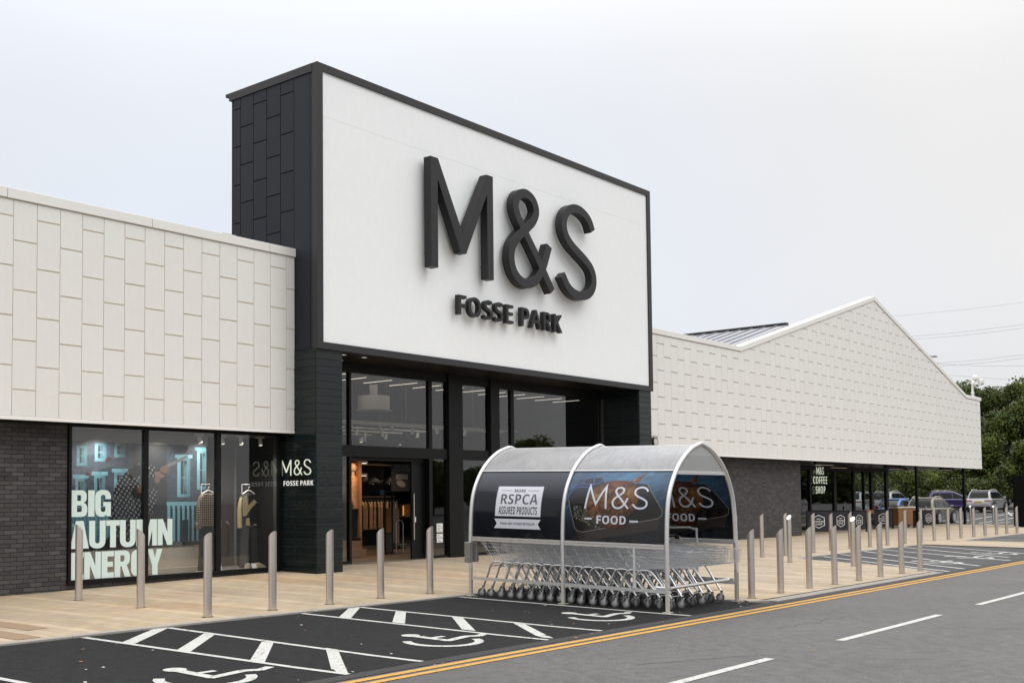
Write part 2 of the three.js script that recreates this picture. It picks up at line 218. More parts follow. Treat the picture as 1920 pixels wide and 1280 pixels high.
function blockLetters(str, w, h, depth) { // heavy condensed grotesque capitals drawn as outlines
  const a = .235, b = .20, K = (pts) => poly2(pts), out = []; let x = 0;
  const rnd2 = (x0, x1, y0, y1, r, s = new THREE.Shape()) => { s.moveTo(x0, y0 + r); s.lineTo(x0, y1 - r); s.quadraticCurveTo(x0, y1, x0 + r, y1); s.lineTo(x1 - r, y1); s.quadraticCurveTo(x1, y1, x1, y1 - r); s.lineTo(x1, y0 + r); s.quadraticCurveTo(x1, y0, x1 - r, y0); s.lineTo(x0 + r, y0); s.quadraticCurveTo(x0, y0, x0, y0 + r); return s; };
  const hole = (s, f) => { const p = new THREE.Path(); f(p); s.holes.push(p); return s; };
  const bowl = (s, W, y0, y1, r) => { s.lineTo(W - r, y1); s.quadraticCurveTo(W, y1, W, y1 - r); s.lineTo(W, y0 + r); s.quadraticCurveTo(W, y0, W - r, y0); };
  const gap = (x0, x1, y0, y1, r) => (p) => { p.moveTo(x0, y0); p.lineTo(x0, y1); p.lineTo(x1 - r, y1); p.quadraticCurveTo(x1, y1, x1, y1 - r); p.lineTo(x1, y0 + r); p.quadraticCurveTo(x1, y0, x1 - r, y0); p.closePath(); };
  const D = {
    I: [.26, () => [K([[0, 0], [.26, 0], [.26, 1], [0, 1]])]], T: [.56, () => [K([[.16, 0], [.40, 0], [.40, .8], [.56, .8], [.56, 1], [0, 1], [0, .8], [.16, .8]])]],
    E: [.50, () => [K([[0, 0], [.5, 0], [.5, b], [a, b], [a, .41], [.46, .41], [.46, .60], [a, .60], [a, 1 - b], [.5, 1 - b], [.5, 1], [0, 1]])]],
    N: [.66, () => [K([[0, 0], [.22, 0], [.22, .52], [.43, 0], [.66, 0], [.66, 1], [.44, 1], [.44, .48], [.23, 1], [0, 1]])]],
    M: [.90, () => [K([[0, 0], [.21, 0], [.21, .60], [.36, 0], [.54, 0], [.69, .60], [.69, 0], [.90, 0], [.90, 1], [.60, 1], [.45, .42], [.30, 1], [0, 1]])]],
    A: [.74, () => [hole(K([[0, 0], [.235, 0], [.27, .19], [.47, .19], [.505, 0], [.74, 0], [.52, 1], [.22, 1]]), (p) => { p.moveTo(.30, .37); p.lineTo(.44, .37); p.lineTo(.37, .74); p.closePath(); })]],
    Y: [.66, () => [K([[.21, 0], [.45, 0], [.45, .38], [.66, 1], [.42, 1], [.33, .66], [.24, 1], [0, 1], [.21, .38]])]],
    U: [.66, () => { const s = new THREE.Shape(); s.moveTo(0, 1); s.lineTo(0, .28); s.quadraticCurveTo(0, -.015, .33, -.015); s.quadraticCurveTo(.66, -.015, .66, .28); s.lineTo(.66, 1); s.lineTo(.425, 1); s.lineTo(.425, .27); s.quadraticCurveTo(.425, .17, .33, .17); s.quadraticCurveTo(.235, .17, .235, .27); s.lineTo(.235, 1); s.closePath(); return [s]; }],
    B: [.66, () => { const s = new THREE.Shape(); s.moveTo(0, 0); s.lineTo(0, 1); s.lineTo(.40, 1); s.quadraticCurveTo(.63, 1, .63, .76); s.quadraticCurveTo(.63, .57, .50, .53); s.quadraticCurveTo(.66, .48, .66, .27); s.quadraticCurveTo(.66, 0, .42, 0); s.closePath(); hole(s, gap(a, .405, .60, .82, .07)); hole(s, gap(a, .43, .18, .43, .08)); return [s]; }],
    R: [.66, () => { const s = new THREE.Shape(); s.moveTo(0, 0); s.lineTo(0, 1); s.lineTo(.40, 1); s.quadraticCurveTo(.64, 1, .64, .72); s.quadraticCurveTo(.64, .50, .50, .45); s.lineTo(.67, 0); s.lineTo(.425, 0); s.lineTo(.29, .40); s.lineTo(a, .40); s.lineTo(a, 0); s.closePath(); hole(s, gap(a, .41, .58, .82, .08)); return [s]; }],
    G: [.66, () => { const s = new THREE.Shape(); s.moveTo(.66, .55); s.lineTo(.34, .55); s.lineTo(.34, .38); s.lineTo(.43, .38); s.lineTo(.43, .27); s.quadraticCurveTo(.43, .17, .335, .17); s.quadraticCurveTo(.235, .17, .235, .28); s.lineTo(.235, .72); s.quadraticCurveTo(.235, .83, .335, .83); s.quadraticCurveTo(.43, .83, .43, .73); s.lineTo(.43, .66); s.lineTo(.66, .66); s.lineTo(.66, .72); s.quadraticCurveTo(.66, 1.015, .335, 1.015); s.quadraticCurveTo(0, 1.015, 0, .72); s.lineTo(0, .28); s.quadraticCurveTo(0, -.015, .30, -.015); s.quadraticCurveTo(.42, -.015, .47, .08); s.lineTo(.49, 0); s.lineTo(.66, 0); s.closePath(); return [s]; }],
  };
  for (const ch of str) { const [adv, f] = D[ch]; const g = new THREE.ExtrudeGeometry(f(), { depth: 1, bevelEnabled: false, curveSegments: 8 }); g.translate(x, 0, 0); out.push(g); x += adv + (ch === 'A' || ch === 'T' ? .012 : .03); }
  for (const g of out) { g.scale(w / (x - .03), h, depth); g.computeVertexNormals(); } return out;
}
const AMP1 = [[4.56, .06], [4.16, .56], [3.76, 1.04], [3.41, 1.44], [3.16, 1.76], [3.08, 2.0], [3.19, 2.25], [3.49, 2.36], [3.80, 2.25], [3.92, 2.0], [3.80, 1.74], [3.54, 1.51]];
const AMP2 = [[3.66, 1.61], [3.42, 1.42], [3.14, 1.20], [2.94, .94], [2.885, .66], [2.98, .36], [3.22, .16], [3.53, .11], [3.86, .24], [4.14, .56], [4.32, .92], [4.44, 1.21]];
const ESS = [[6.41, 1.94], [6.26, 2.19], [5.98, 2.36], [5.64, 2.405], [5.34, 2.31], [5.14, 2.09], [5.10, 1.84], [5.20, 1.60], [5.44, 1.40], [5.76, 1.24], [6.10, 1.07], [6.34, .89], [6.44, .64], [6.38, .39], [6.18, .21], [5.86, .12], [5.54, .14], [5.26, .27], [5.01, .56]];
const emShape = (w) => { const W = 2.195, H = 2.5, c = W / 2, d = w * 1.07, b = 0.095 * w / 0.215, y0 = .47, a = 2.1 * w, yb = y0 + 1.85 * w; return [[0, 0], [0, H], [d, H], [c, yb], [W - d, H], [W, H], [W, 0], [W - w, 0], [W - w, H - a], [c + b, y0], [c - b, y0], [w, H - a], [w, 0]].reverse(); };
function ribbonShape(pts, w, n = 72) {
  const c = new THREE.CatmullRomCurve3(pts.map((p) => V(p[0], p[1], 0)), false, 'centripetal'), L = [], R = [];
  for (let i = 0; i <= n; i++) { const p = c.getPointAt(i / n), t = c.getTangentAt(i / n); L.push([p.x - t.y * w / 2, p.y + t.x * w / 2]); R.push([p.x + t.y * w / 2, p.y - t.x * w / 2]); }
  return L.concat(R.reverse());
}
function msLetters(w, depth, bevel = 0) { // M, &, S in a 6.56 x 2.5 frame, front face at z = depth
  return [[prism(emShape(w), 0, depth, bevel)], [prism(ribbonShape(AMP1, w), 0, depth - .004, bevel), prism(ribbonShape(AMP2, w), 0, depth, bevel)], [prism(ribbonShape(ESS, w), 0, depth, bevel)]];
}
function drawMS(c, x, y, h, lw, slant = 0) { // on a canvas; x,y = lower left
  const k = h / 2.5; c.save(); c.translate(x, y); c.scale(k, -k); c.lineWidth = lw / k; c.lineJoin = 'miter'; c.lineCap = 'butt';
  c.beginPath(); c.moveTo(.1 - slant, 0); c.lineTo(.1 + slant, 2.5); c.lineTo(1.1, .5); c.lineTo(2.1 - slant, 2.5); c.lineTo(2.1 + slant, 0); c.stroke();
  for (const P of [AMP1, AMP2.slice(1), ESS]) { const q = new THREE.CatmullRomCurve3(P.map((p) => V(p[0], p[1], 0)), false, 'centripetal').getPoints(60); c.beginPath(); q.forEach((p, i) => (i ? c.lineTo(p.x, p.y) : c.moveTo(p.x, p.y))); c.stroke(); }
  c.restore();
}
function canvas(w, h, draw) { const c = document.createElement('canvas'); c.width = w; c.height = h; const x = c.getContext('2d'); draw(x, w, h); const t = new THREE.CanvasTexture(c); t.colorSpace = THREE.SRGBColorSpace; return t; }

// ---------------------------------------------------------------- ground, road, bays, pavement
tag(mesh('ground', stain(sheet([[-400, -600], [700, -600], [700, 600], [-400, 600]], -0.07), () => [1, 1, 1]), M.ground), null, null, null, 'structure');
const wearRoad = (x, z) => { const st = 0.16 * fbm(x * .12, z * 1.3, 51, 3); const tr = 0.10 * Math.exp(-(((z + 6.6) / 0.5) ** 2)) + 0.08 * Math.exp(-(((z + 3.9) / 0.6) ** 2)); const k = 1 + 0.30 * fbm(x * .35, z * .6, 2, 4) - tr + 0.10 * fbm(x * 1.6, z * 2.4, 8, 2) + st; const e = sstep(-7.0, -7.9, z) * 0.16; return [k - e, k - e, k - e * .9]; };
const road = tag(mesh('road', stain(sheet([[-60, -7.93], [200, -7.93], [200, 2.6], [-60, 2.6]], -0.02), wearRoad), M.road), null, null, null, 'structure');
const wearBay = (x, z) => { const k = 1 + 0.30 * fbm(x * .5, z * .5, 12, 4); return [k, k, k]; };
const bayA = tag(mesh('parking_bay', stain(sheet([[-40, -12.21], [16.34, -12.21], [16.34, -7.93], [-40, -7.93]], -0.02), wearBay), M.bay), null, null, null, 'structure');
const bayB = tag(mesh('parking_bay', stain(sheet([[24.76, -7.93], [25.8, -9.2], [26.5, -10.6], [26.93, -11.9], [27.5, -12.5], [36.8, -12.5], [36.8, -7.93]], -0.02), wearBay), M.bayFar), null, null, null, 'structure');
const bayC = tag(mesh('parking_bay', stain(sheet([[40.7, -12.3], [58, -12.3], [58, -7.93], [40.7, -7.93]], -0.02), wearBay), M.bayFar), null, null, null, 'structure');
mesh('drain_channel', sheet([[-40, -7.97], [16.3, -7.97], [16.3, -7.76], [-40, -7.76]], -0.014), M.drain, road);
mesh('gutter', sheet([[16.4, -7.90], [60, -7.90], [60, -7.70], [16.4, -7.70]], -0.0145), std([0.032, 0.031, 0.031], 0.95), road);
for (const [z0, z1] of [[-7.685, -7.58], [-7.50, -7.40]]) mesh('yellow_line', sheet([[-40, z0], [70, z0], [70, z1], [-40, z1]], -0.015), M.yellow, road);
for (let k = -6; k < 13; k++) { const x = 12.57 + 5.3 * k; mesh('lane_dash', sheet([[x, -5.27], [x + 3.5, -5.27], [x + 3.5, -5.16], [x, -5.16]], -0.015), M.white, road); }
{ // hairline cracks in the older road surface
  let k = 0; for (const [x, z, len, dir] of [[18.6, -4.6, 3.4, .4], [20.5, -3.6, 2.6, -.5], [13.2, -6.4, 2.2, .15], [22.5, -5.9, 3.0, .2], [9.6, -6.1, 1.5, .5], [16.0, -3.4, 2.0, .1]]) { let p = [x, z], a = dir; const gs = []; for (let i = 0; i < 14; i++) { a = dir + 1.1 * (hash(i, k, 71) - .5); const q = [p[0] + Math.cos(a) * len / 14, p[1] + Math.sin(a) * len / 14]; gs.push(sheet(strip(p, q, .007 + .007 * hash(i, k, 72)), -0.0185)); p = q; } mesh('road_crack', gs, M.crack ??= std([.028, .027, .026], .95), road); k++; } }
// far lane edge
mesh('edge_line', sheet([[-40, 1.9], [100, 1.9], [100, 2.0], [-40, 2.0]], -0.015), M.white, road);
const pave = [[[-40, -19.7], [16.9, -19.7], [16.9, -12.36], [-40, -12.36]], [[16.9, -24], [62.5, -24], [62.5, -12.36], [16.9, -12.36]],
  [[16.4, -12.36], [27.3, -12.36], [26.93, -11.9], [26.5, -10.6], [25.8, -9.2], [24.9, -8.2], [16.4, -8.2]], [[36.8, -12.36], [40.7, -12.36], [40.7, -8.2], [36.8, -8.2]]];
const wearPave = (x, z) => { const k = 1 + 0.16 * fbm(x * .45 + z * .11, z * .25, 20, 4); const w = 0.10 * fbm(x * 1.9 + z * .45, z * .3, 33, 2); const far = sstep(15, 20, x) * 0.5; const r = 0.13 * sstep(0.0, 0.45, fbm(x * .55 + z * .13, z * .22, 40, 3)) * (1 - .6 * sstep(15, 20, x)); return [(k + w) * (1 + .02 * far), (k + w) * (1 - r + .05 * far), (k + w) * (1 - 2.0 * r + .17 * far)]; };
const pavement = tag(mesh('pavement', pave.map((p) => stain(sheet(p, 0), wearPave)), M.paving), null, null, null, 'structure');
for (const q of [[[7.08, -15.2], [7.42, -15.2], [7.36, -13.2], [7.06, -13.12]], [[6.52, -14.6], [6.86, -14.6], [6.84, -12.42], [6.54, -12.40]]]) mesh('paving_strip', sheet(q, 0.004), M.tactile, pavement);
{ // kerb stones, each its own piece
  const kerb = tag(new THREE.Group(), null, null, null, 'structure'); kerb.name = 'kerb'; scene.add(kerb); origin.set(kerb, V(0, 0, 0));
  const run = (a, b, w, m, top = 0.004, down = 0.12) => { const L = Math.hypot(b[0] - a[0], b[1] - a[1]), n = Math.max(1, Math.round(L / 0.915)), ang = Math.atan2(-(b[1] - a[1]), b[0] - a[0]); const geo = rbox(L / n - 0.006, down, w, 0.008, 1); for (let i = 0; i < n; i++) { const t = (i + .5) / n, x = a[0] + (b[0] - a[0]) * t, z = a[1] + (b[1] - a[1]) * t; put('kerb_stone', geo, m, kerb, x, G(x, z) + top - down / 2 + rr(-.0015, .0015), z, ang); } };
  run([-3, -12.285], [16.3, -12.285], 0.145, M.kerb);
  run([16.32, -12.2], [16.32, -8.35], 0.14, M.kerb);
  run([16.36, -8.3], [16.62, -8.06], 0.14, M.kerb2);
  run([16.6, -8.02], [24.7, -8.02], 0.24, M.kerb2);
  run([24.85, -8.15], [25.85, -9.25], 0.14, M.kerb2); run([25.85, -9.25], [26.95, -11.9], 0.14, M.kerb2); run([27, -12.0], [27.5, -12.42], 0.14, M.kerb2);
  run([27.5, -12.43], [36.8, -12.43], 0.14, M.kerb2); run([36.8, -8.02], [40.7, -8.02], 0.24, M.kerb2);
  run([40.7, -12.3], [57, -12.3], 0.14, M.kerb2);
}
// bay markings
const mark = (name, poly, parent) => mesh(name, sheet(poly, name === 'hatch_stripe' ? -0.0172 : -0.015), M.white, parent);
const lineX = [-2.95, -1.8, 0.42, 1.57, 3.77, 5.12, 7.22, 8.38, 10.54, 11.66, 13.87];
for (const x of lineX) { const d = x > 13 ? .15 : x > 8 ? .13 : .27; mark('bay_line', strip([x, x < 13.5 ? -12.17 : -12.17], [x + d, -7.99], 0.078), bayA); }
for (const [x0, x1, fl] of [[-1.80 - 1.15, -1.8, 0], [0.42, 1.57, 0], [3.77, 4.92, 1], [7.25, 8.42, 0], [10.56, 11.70, 1]]) {
  if (!fl || x0 > 9) for (let k = 0; k < 4; k++) { const z = [-12.26, -11.37, -10.35, -9.33][k], z2 = [-11.36, -10.42, -9.27, -8.12][k]; const xa = x1 - .02 + k * .045, xb = x0 + k * .075 + .05; if (x0 > 3) mark('hatch_stripe', [[xa, z - 0.14], [xa, z + 0.06], [xb, Math.min(z2 + 0.09, -7.99)], [xb, z2 - 0.14]], bayA); }
}
function wheelchair(cx, cz, parent, s = 1, m) { // painted symbol; head away from the road
  const P = (u, v) => [cx + u * s, cz + v * s];
  const polys = []; const arc = []; for (let i = 0; i <= 26; i++) { const a = (136 + i * 7.75) * Math.PI / 180; arc.push([0.42 * Math.cos(a), -0.42 * Math.sin(a)]); }
  for (let i = 0; i < arc.length - 1; i++) polys.push(strip(P(...arc[i]), P(...arc[i + 1]), 0.105 * s));
  const head = []; for (let i = 0; i < 14; i++) { const a = i / 14 * 2 * Math.PI; head.push(P(0.08 + 0.115 * Math.cos(a), -0.60 + 0.115 * Math.sin(a))); } polys.push(head);
  for (const [a, b, w] of [[[0.07, -.50], [0.06, .04], .115], [[0.07, -.27], [0.30, -.26], .08], [[0.02, .03], [0.47, -.06], .11], [[0.46, -.08], [0.62, .02], .11], [[.60, .03], [.80, -.05], .10]]) polys.push(strip(P(...a), P(...b), w * s));
  return mesh('wheelchair_symbol', polys.map((p, i) => sheet(p, -0.0155 + i * 0.00008)), m ?? M.white, parent);
}
for (const x of [6.51 - 6.6, 6.47 - 3.3, 6.50, 9.80, 13.06]) wheelchair(x, -8.86, bayA);
for (const [a, b] of [[[28.66, -12.3], [25.35, -7.99]], [[29.9, -12.3], [26.4, -7.99]], [[31.8, -12.4], [27.6, -7.99]], [[33.07, -12.4], [30.2, -7.99]], [[34.85, -12.4], [31.6, -8.4]], [[36.4, -12.4], [33.4, -7.99]]]) mark('bay_line', strip(a, b, 0.12), bayB);
for (const [x, z] of [[28.3, -9.1], [30.9, -9.1], [33.2, -9.1]]) wheelchair(x, z, bayB, 1.1);
for (const x of [41.9, 43.1, 45.4, 46.6, 49, 50.2, 52.6]) mark('bay_line', strip([x, -12.2], [x - .3, -7.99], 0.12), bayC);
for (const x of [44.2, 47.8, 51.4]) wheelchair(x, -9.2, bayC, 1.1);
// far car park
const carpark = tag(mesh('car_park', stain(sheet([[62.6, -70], [180, -70], [180, -9], [62.6, -9]], -0.03), wearBay), M.bayFar), null, null, null, 'structure');
for (const [a, b] of [[[64, -20], [72, -19]], [[66, -21.8], [88, -22.6]], [[70, -20.2], [90, -20.4]], [[64, -15.5], [90, -15.5]], [[72, -23.5], [80, -25.4]], [[82, -21.5], [95, -25.5]]]) mesh('bay_line', sheet(strip(a, b, 0.16), -0.024), M.white, carpark);
{ // fallen leaves and specks on the new tarmac
  const gs = []; const pal = [[.20, .09, .03], [.28, .15, .05], [.30, .28, .25], [.14, .07, .03], [.42, .40, .36]];
  for (let i = 0; i < 150; i++) { const near = i < 110; const x = near ? rr(5.5, 16.2) : rr(9, 26), z = near ? rr(-12.1, -7.5) : rr(-8, -2.6); const s = rr(.012, .034) * (near ? 1 : .9); const g = new THREE.PlaneGeometry(s * rr(.7, 1.6), s, 1, 1); g.rotateX(-Math.PI / 2); g.rotateY(rr(0, 6.3)); g.rotateX(rr(-.25, .25)); g.translate(x, G(x, z) - .008, z); const c = pal[Math.floor(rnd() * 5)]; g.setAttribute('color', new THREE.BufferAttribute(new Float32Array(12).map((_, k) => c[k % 3]), 3)); gs.push(g); }
  tag(mesh('fallen_leaves', gs, std([1, 1, 1], 0.9, { vertexColors: true, side: THREE.DoubleSide })), 'scattered dry leaf bits on the dark tarmac of the bays', 'leaves', null, 'stuff');
}

// ---------------------------------------------------------------- the store building
const store = thing('store_building', 'large store with cream panel walls, dark brick base and black framed white entrance sign', 'store', [15.3, 0.35, -18.3]);
function brickwork(part, x0, x1, yTop, yBase, z, fromX, dir = 1) { // courses from yTop down; stretcher bond ending at x1
  const shared = M.brick.map(() => 0), full = rbox(0.215, 0.065, 0.05, 0.004, 1), half = rbox(0.1025, 0.065, 0.05, 0.004, 1); boxUV(full); boxUV(half); const rest = M.brick.map(() => []);
  let r = 0; for (let y = yTop - 0.0375; y > yBase - 0.04; y -= 0.075, r++) { let x = x1; let first = r & 1; while (x > x0 + 0.05) { const w = first ? 0.1025 : 0.215; first = 0; const cx = x - w / 2, k = Math.floor(rnd() * 6), dz = rr(-.002, .002), dy = rr(-.0008, .0008); if (cx > fromX) put('brick', w > .2 ? full : half, M.brick[k], part, cx, y + dy, z - 0.025 + dz); else { const g = (w > .2 ? full : half).clone(); g.translate(cx, y + dy, z - 0.025 + dz); rest[k].push(g); } x -= w + 0.01; } }
  rest.forEach((g, k) => { if (g.length) tag(mesh('bricks', g, M.brick[k], store), null, null, null, 'stuff'); });
}
const bwL = mesh('brick_wall', box(2, 10.548, 0.05, 3.24, -18.62, -18.336), M.mortar, store);
brickwork(bwL, 3.2, 10.543, 3.21, 0.2, -18.33, 8.95);
{ const k = 5; const pl = mesh('brick_plinth', box(10.548, 15.3, 0.1, 0.43, -18.62, -18.345), M.mortar, store); const full = boxUV(rbox(0.215, 0.065, 0.05, 0.004, 1)); for (let r = 0; r < 2; r++) for (let i = 0; i < 21; i++) put('brick', full, M.brick[Math.floor(rnd() * 6)], pl, 10.66 + (r & 1) * .11 + i * .225, 0.40 - r * .075, -18.335 - .025 + rr(-.002, .002)); }
const bwR = mesh('brick_wall', [box(28.25, 40.79, 0.1, 3.2, -18.62, -18.336), box(40.5, 40.79, .1, 3.2, -21.5, -18.4)], M.mortar2, store);
{ const save = seed; brickwork(bwR, 28.3, 40.79, 3.19, 0.28, -18.33, 999); seed = save + 77; }

// cream cladding: half-bonded upright panels with open joints
const PW = 0.4135, PH = 0.8255;
function clipPoly(p, f) { const o = []; for (let i = 0; i < p.length; i++) { const a = p[i], b = p[(i + 1) % p.length], da = f(a), db = f(b); if (da <= 0) o.push(a); if ((da < 0 && db > 0) || (da > 0 && db < 0)) { const t = da / (da - db); o.push([a[0] + (b[0] - a[0]) * t, a[1] + (b[1] - a[1]) * t]); } } return o; }
function panels(part, x0, x1, yb, ytop, tops, xj, isInd) { // tops: half planes f(p) <= 0 that cut the panels under the coping
  const geo = new Map(), rest = M.panel.map(() => []); const gx = x0 < 20 ? 0.0045 : 0.0026, gy = x0 < 20 ? 0.013 : 0.0125; let nInd = 0;
  const k0 = Math.floor((x0 - xj) / PW) - 1, k1 = Math.ceil((x1 - xj) / PW);
  for (let k = k0; k <= k1; k++) { const a = Math.max(x0, xj + k * PW), b = Math.min(x1, xj + (k + 1) * PW); if (b - a < 0.03) continue; const even = ((k % 2) + 2) % 2 === 0; const start = even ? yb : yb - PH / 2 + 0.0155;
    for (let r = 0; r < 12; r++) { const y0 = Math.max(yb, start + r * PH), y1 = Math.min(ytop, start + (r + 1) * PH); if (y1 - y0 < 0.04) continue;
      let p = [[a + gx, y0 + (y0 === yb ? 0 : gy)], [b - gx, y0 + (y0 === yb ? 0 : gy)], [b - gx, y1 - gy], [a + gx, y1 - gy]]; const whole = b - a > PW - .001;
      for (const f of tops) p = clipPoly(p, f); if (p.length < 3) continue; let ar = 0; for (let i = 0; i < p.length; i++) { const q = p[(i + 1) % p.length]; ar += p[i][0] * q[1] - q[0] * p[i][1]; } if (Math.abs(ar) < 0.004) continue;
      const m = Math.floor(rnd() * 4), dz = rr(-.0012, .0012), cx = (a + b) / 2, cy = (y0 + y1) / 2; const simple = p.length === 4 && whole && p.every((q, i) => Math.abs(q[1] - (i < 2 ? y0 + (y0 === yb ? 0 : gy) : y1 - gy)) < 1e-6);
      if (isInd(cx, cy)) { nInd++; let g; if (simple) { const key = (y1 - y0).toFixed(3) + (y0 === yb); g = geo.get(key); if (!g) { g = prism(p.map((q) => [q[0] - cx, q[1] - cy]), -0.0105, 0, 0.0022); boxUV(g); geo.set(key, g); } } else { g = prism(p.map((q) => [q[0] - cx, q[1] - cy]), -0.0105, 0, 0.0022); boxUV(g); } put('cladding_panel', g, M.panel[m], part, cx, cy, -17.92 + dz); }
      else { const g = prism(p, -17.9305 + dz, -17.92 + dz); rest[m].push(boxUV(g)); } } }
  rest.forEach((g, i) => { if (g.length) tag(mesh('cladding_panels', g, M.panel[i], store), null, null, null, 'stuff'); });
  return nInd;
}
const cladL = mesh('cladding', box(4.0, 15.33, 3.3, 6.9, -18.3, -17.9312), M.panelBack, store);
const nL = panels(cladL, 4.0, 15.328, 3.30, 6.892, [], 12.212, (x) => x > 8.85);
const gable = [[28.25, 6.85], [35.28, 6.853], [47.87, 10.27], [60.43, 6.834], [62.88, 6.834]];
const cutUp = (p) => p[1] - (6.853 + (p[0] - 35.28) * (10.27 - 6.853) / (47.87 - 35.28)), cutDn = (p) => p[1] - (10.27 + (p[0] - 47.87) * (6.834 - 10.27) / (60.43 - 47.87));
const cladR = mesh('cladding', prism([[28.25, 3.27], [62.86, 3.27], [62.86, 6.9], [60.43, 6.9], [47.87, 10.33], [35.28, 6.91], [28.25, 6.9]], -18.2, -17.9312), M.panelBackFar, store);
let nR = 0;
nR += panels(cladR, 28.25, 35.225, 3.27, 6.845, [], 29.681, (x) => true);
nR += panels(cladR, 35.225, 29.681 + PW * 44, 3.27, 10.4, [(p) => cutUp(p)], 29.681, (x, y) => x < 42.0);
panels(cladR, 29.681 + PW * 44, 60.45, 3.27, 10.4, [(p) => cutDn(p)], 29.681, () => false);
panels(cladR, 60.45, 62.86, 3.27, 6.83, [], 29.681, () => false);
mesh('end_wall', box(62.6, 62.87, 3.2, 6.9, -40, -17.96), M.panel[0], store);
// copings and drip trims
for (const [a, b] of [[4.0, 6.46], [6.468, 9.196], [9.204, 11.93], [11.938, 14.66], [14.668, 15.36]]) mesh('coping', T(boxUV(rbox(b - a, 0.175, 0.42, 0.008, 1)), (a + b) / 2, 6.978, -18.10), M.coping, store);
for (const [a, b] of [[28.25, 31.55], [31.558, 34.3], [34.308, 35.18]]) mesh('coping', T(boxUV(rbox(b - a, 0.165, 0.42, 0.008, 1)), (a + b) / 2, 6.93, -18.10), M.coping, store);
{ const sl = (a, b, n) => { for (let i = 0; i < n; i++) { const p = [a[0] + (b[0] - a[0]) * i / n, a[1] + (b[1] - a[1]) * i / n], q = [a[0] + (b[0] - a[0]) * (i + 1) / n - .006, a[1] + (b[1] - a[1]) * (i + 1) / n]; mesh('coping', prism([[p[0], p[1] - .09], [q[0], q[1] - .09], [q[0], q[1] + .09], [p[0], p[1] + .09]], -18.31, -17.885, .006), M.coping, store); } };
  sl([35.18, 6.925], [47.82, 10.36], 5); sl([47.83, 10.355], [60.42, 6.93], 5); mesh('coping', T(boxUV(rbox(2.6, 0.18, 0.42, 0.008, 1)), 61.72, 6.925, -18.10), M.coping, store); }
mesh('drip_trim', boxUV(box(4.0, 15.32, 3.235, 3.297, -18.0, -17.912)), M.trimWhite, store);
mesh('drip_trim', boxUV(box(28.25, 62.88, 3.185, 3.267, -18.0, -17.912)), M.trimWhite, store);
mesh('soffit', box(4.0, 15.3, 3.243, 3.26, -18.62, -18.0), M.soffit, store); mesh('soffit', box(28.25, 40.8, 3.2, 3.22, -18.62, -18.0), M.soffit, store);
// roof behind the gable: standing seam slope and the flat roofs that close the shell
{ const seamM = std([0.27, 0.28, 0.305], 0.45, { metalness: 0.3 }), ang = Math.atan2(1.48, 5.3), roof = mesh('roof', [prism([[34.6, 6.86], [39.9, 8.34], [39.9, 8.24], [34.6, 6.76]].reverse(), -52, -18.33)], std([0.30, 0.31, 0.335], 0.45, { metalness: 0.3 }), store);
  for (let i = 0; i < 45; i++) { const z = -18.7 - i * 0.52; const L = Math.hypot(5.3, 1.48); const g = boxUV(new THREE.BoxGeometry(L, 0.05, 0.03)); g.rotateZ(ang); g.translate(37.25, 7.62, z); mesh('roof_seam', g, seamM, roof); }
  mesh('ridge_gutter', [box(39.86, 40.06, 8.26, 8.44, -52, -18.34)], M.dark, roof);
  mesh('flat_roof', [box(2, 15.3, 6.72, 6.82, -48, -18.31), box(28.3, 34.6, 6.7, 6.8, -52, -18.31), box(40.1, 62.5, 6.7, 6.8, -52, -18.31)], M.insideGrey, store); }
mesh('rear_wall', [box(2, 62.5, 0, 6.7, -52.3, -52), box(1.9, 2.1, 0, 6.7, -52, -18.6)], M.insideGrey, store);
mesh('junction_box', T(boxUV(rbox(.34, .22, .3, .01, 1)), 14.2, 7.06 + .12, -18.75), M.galvDull, store);

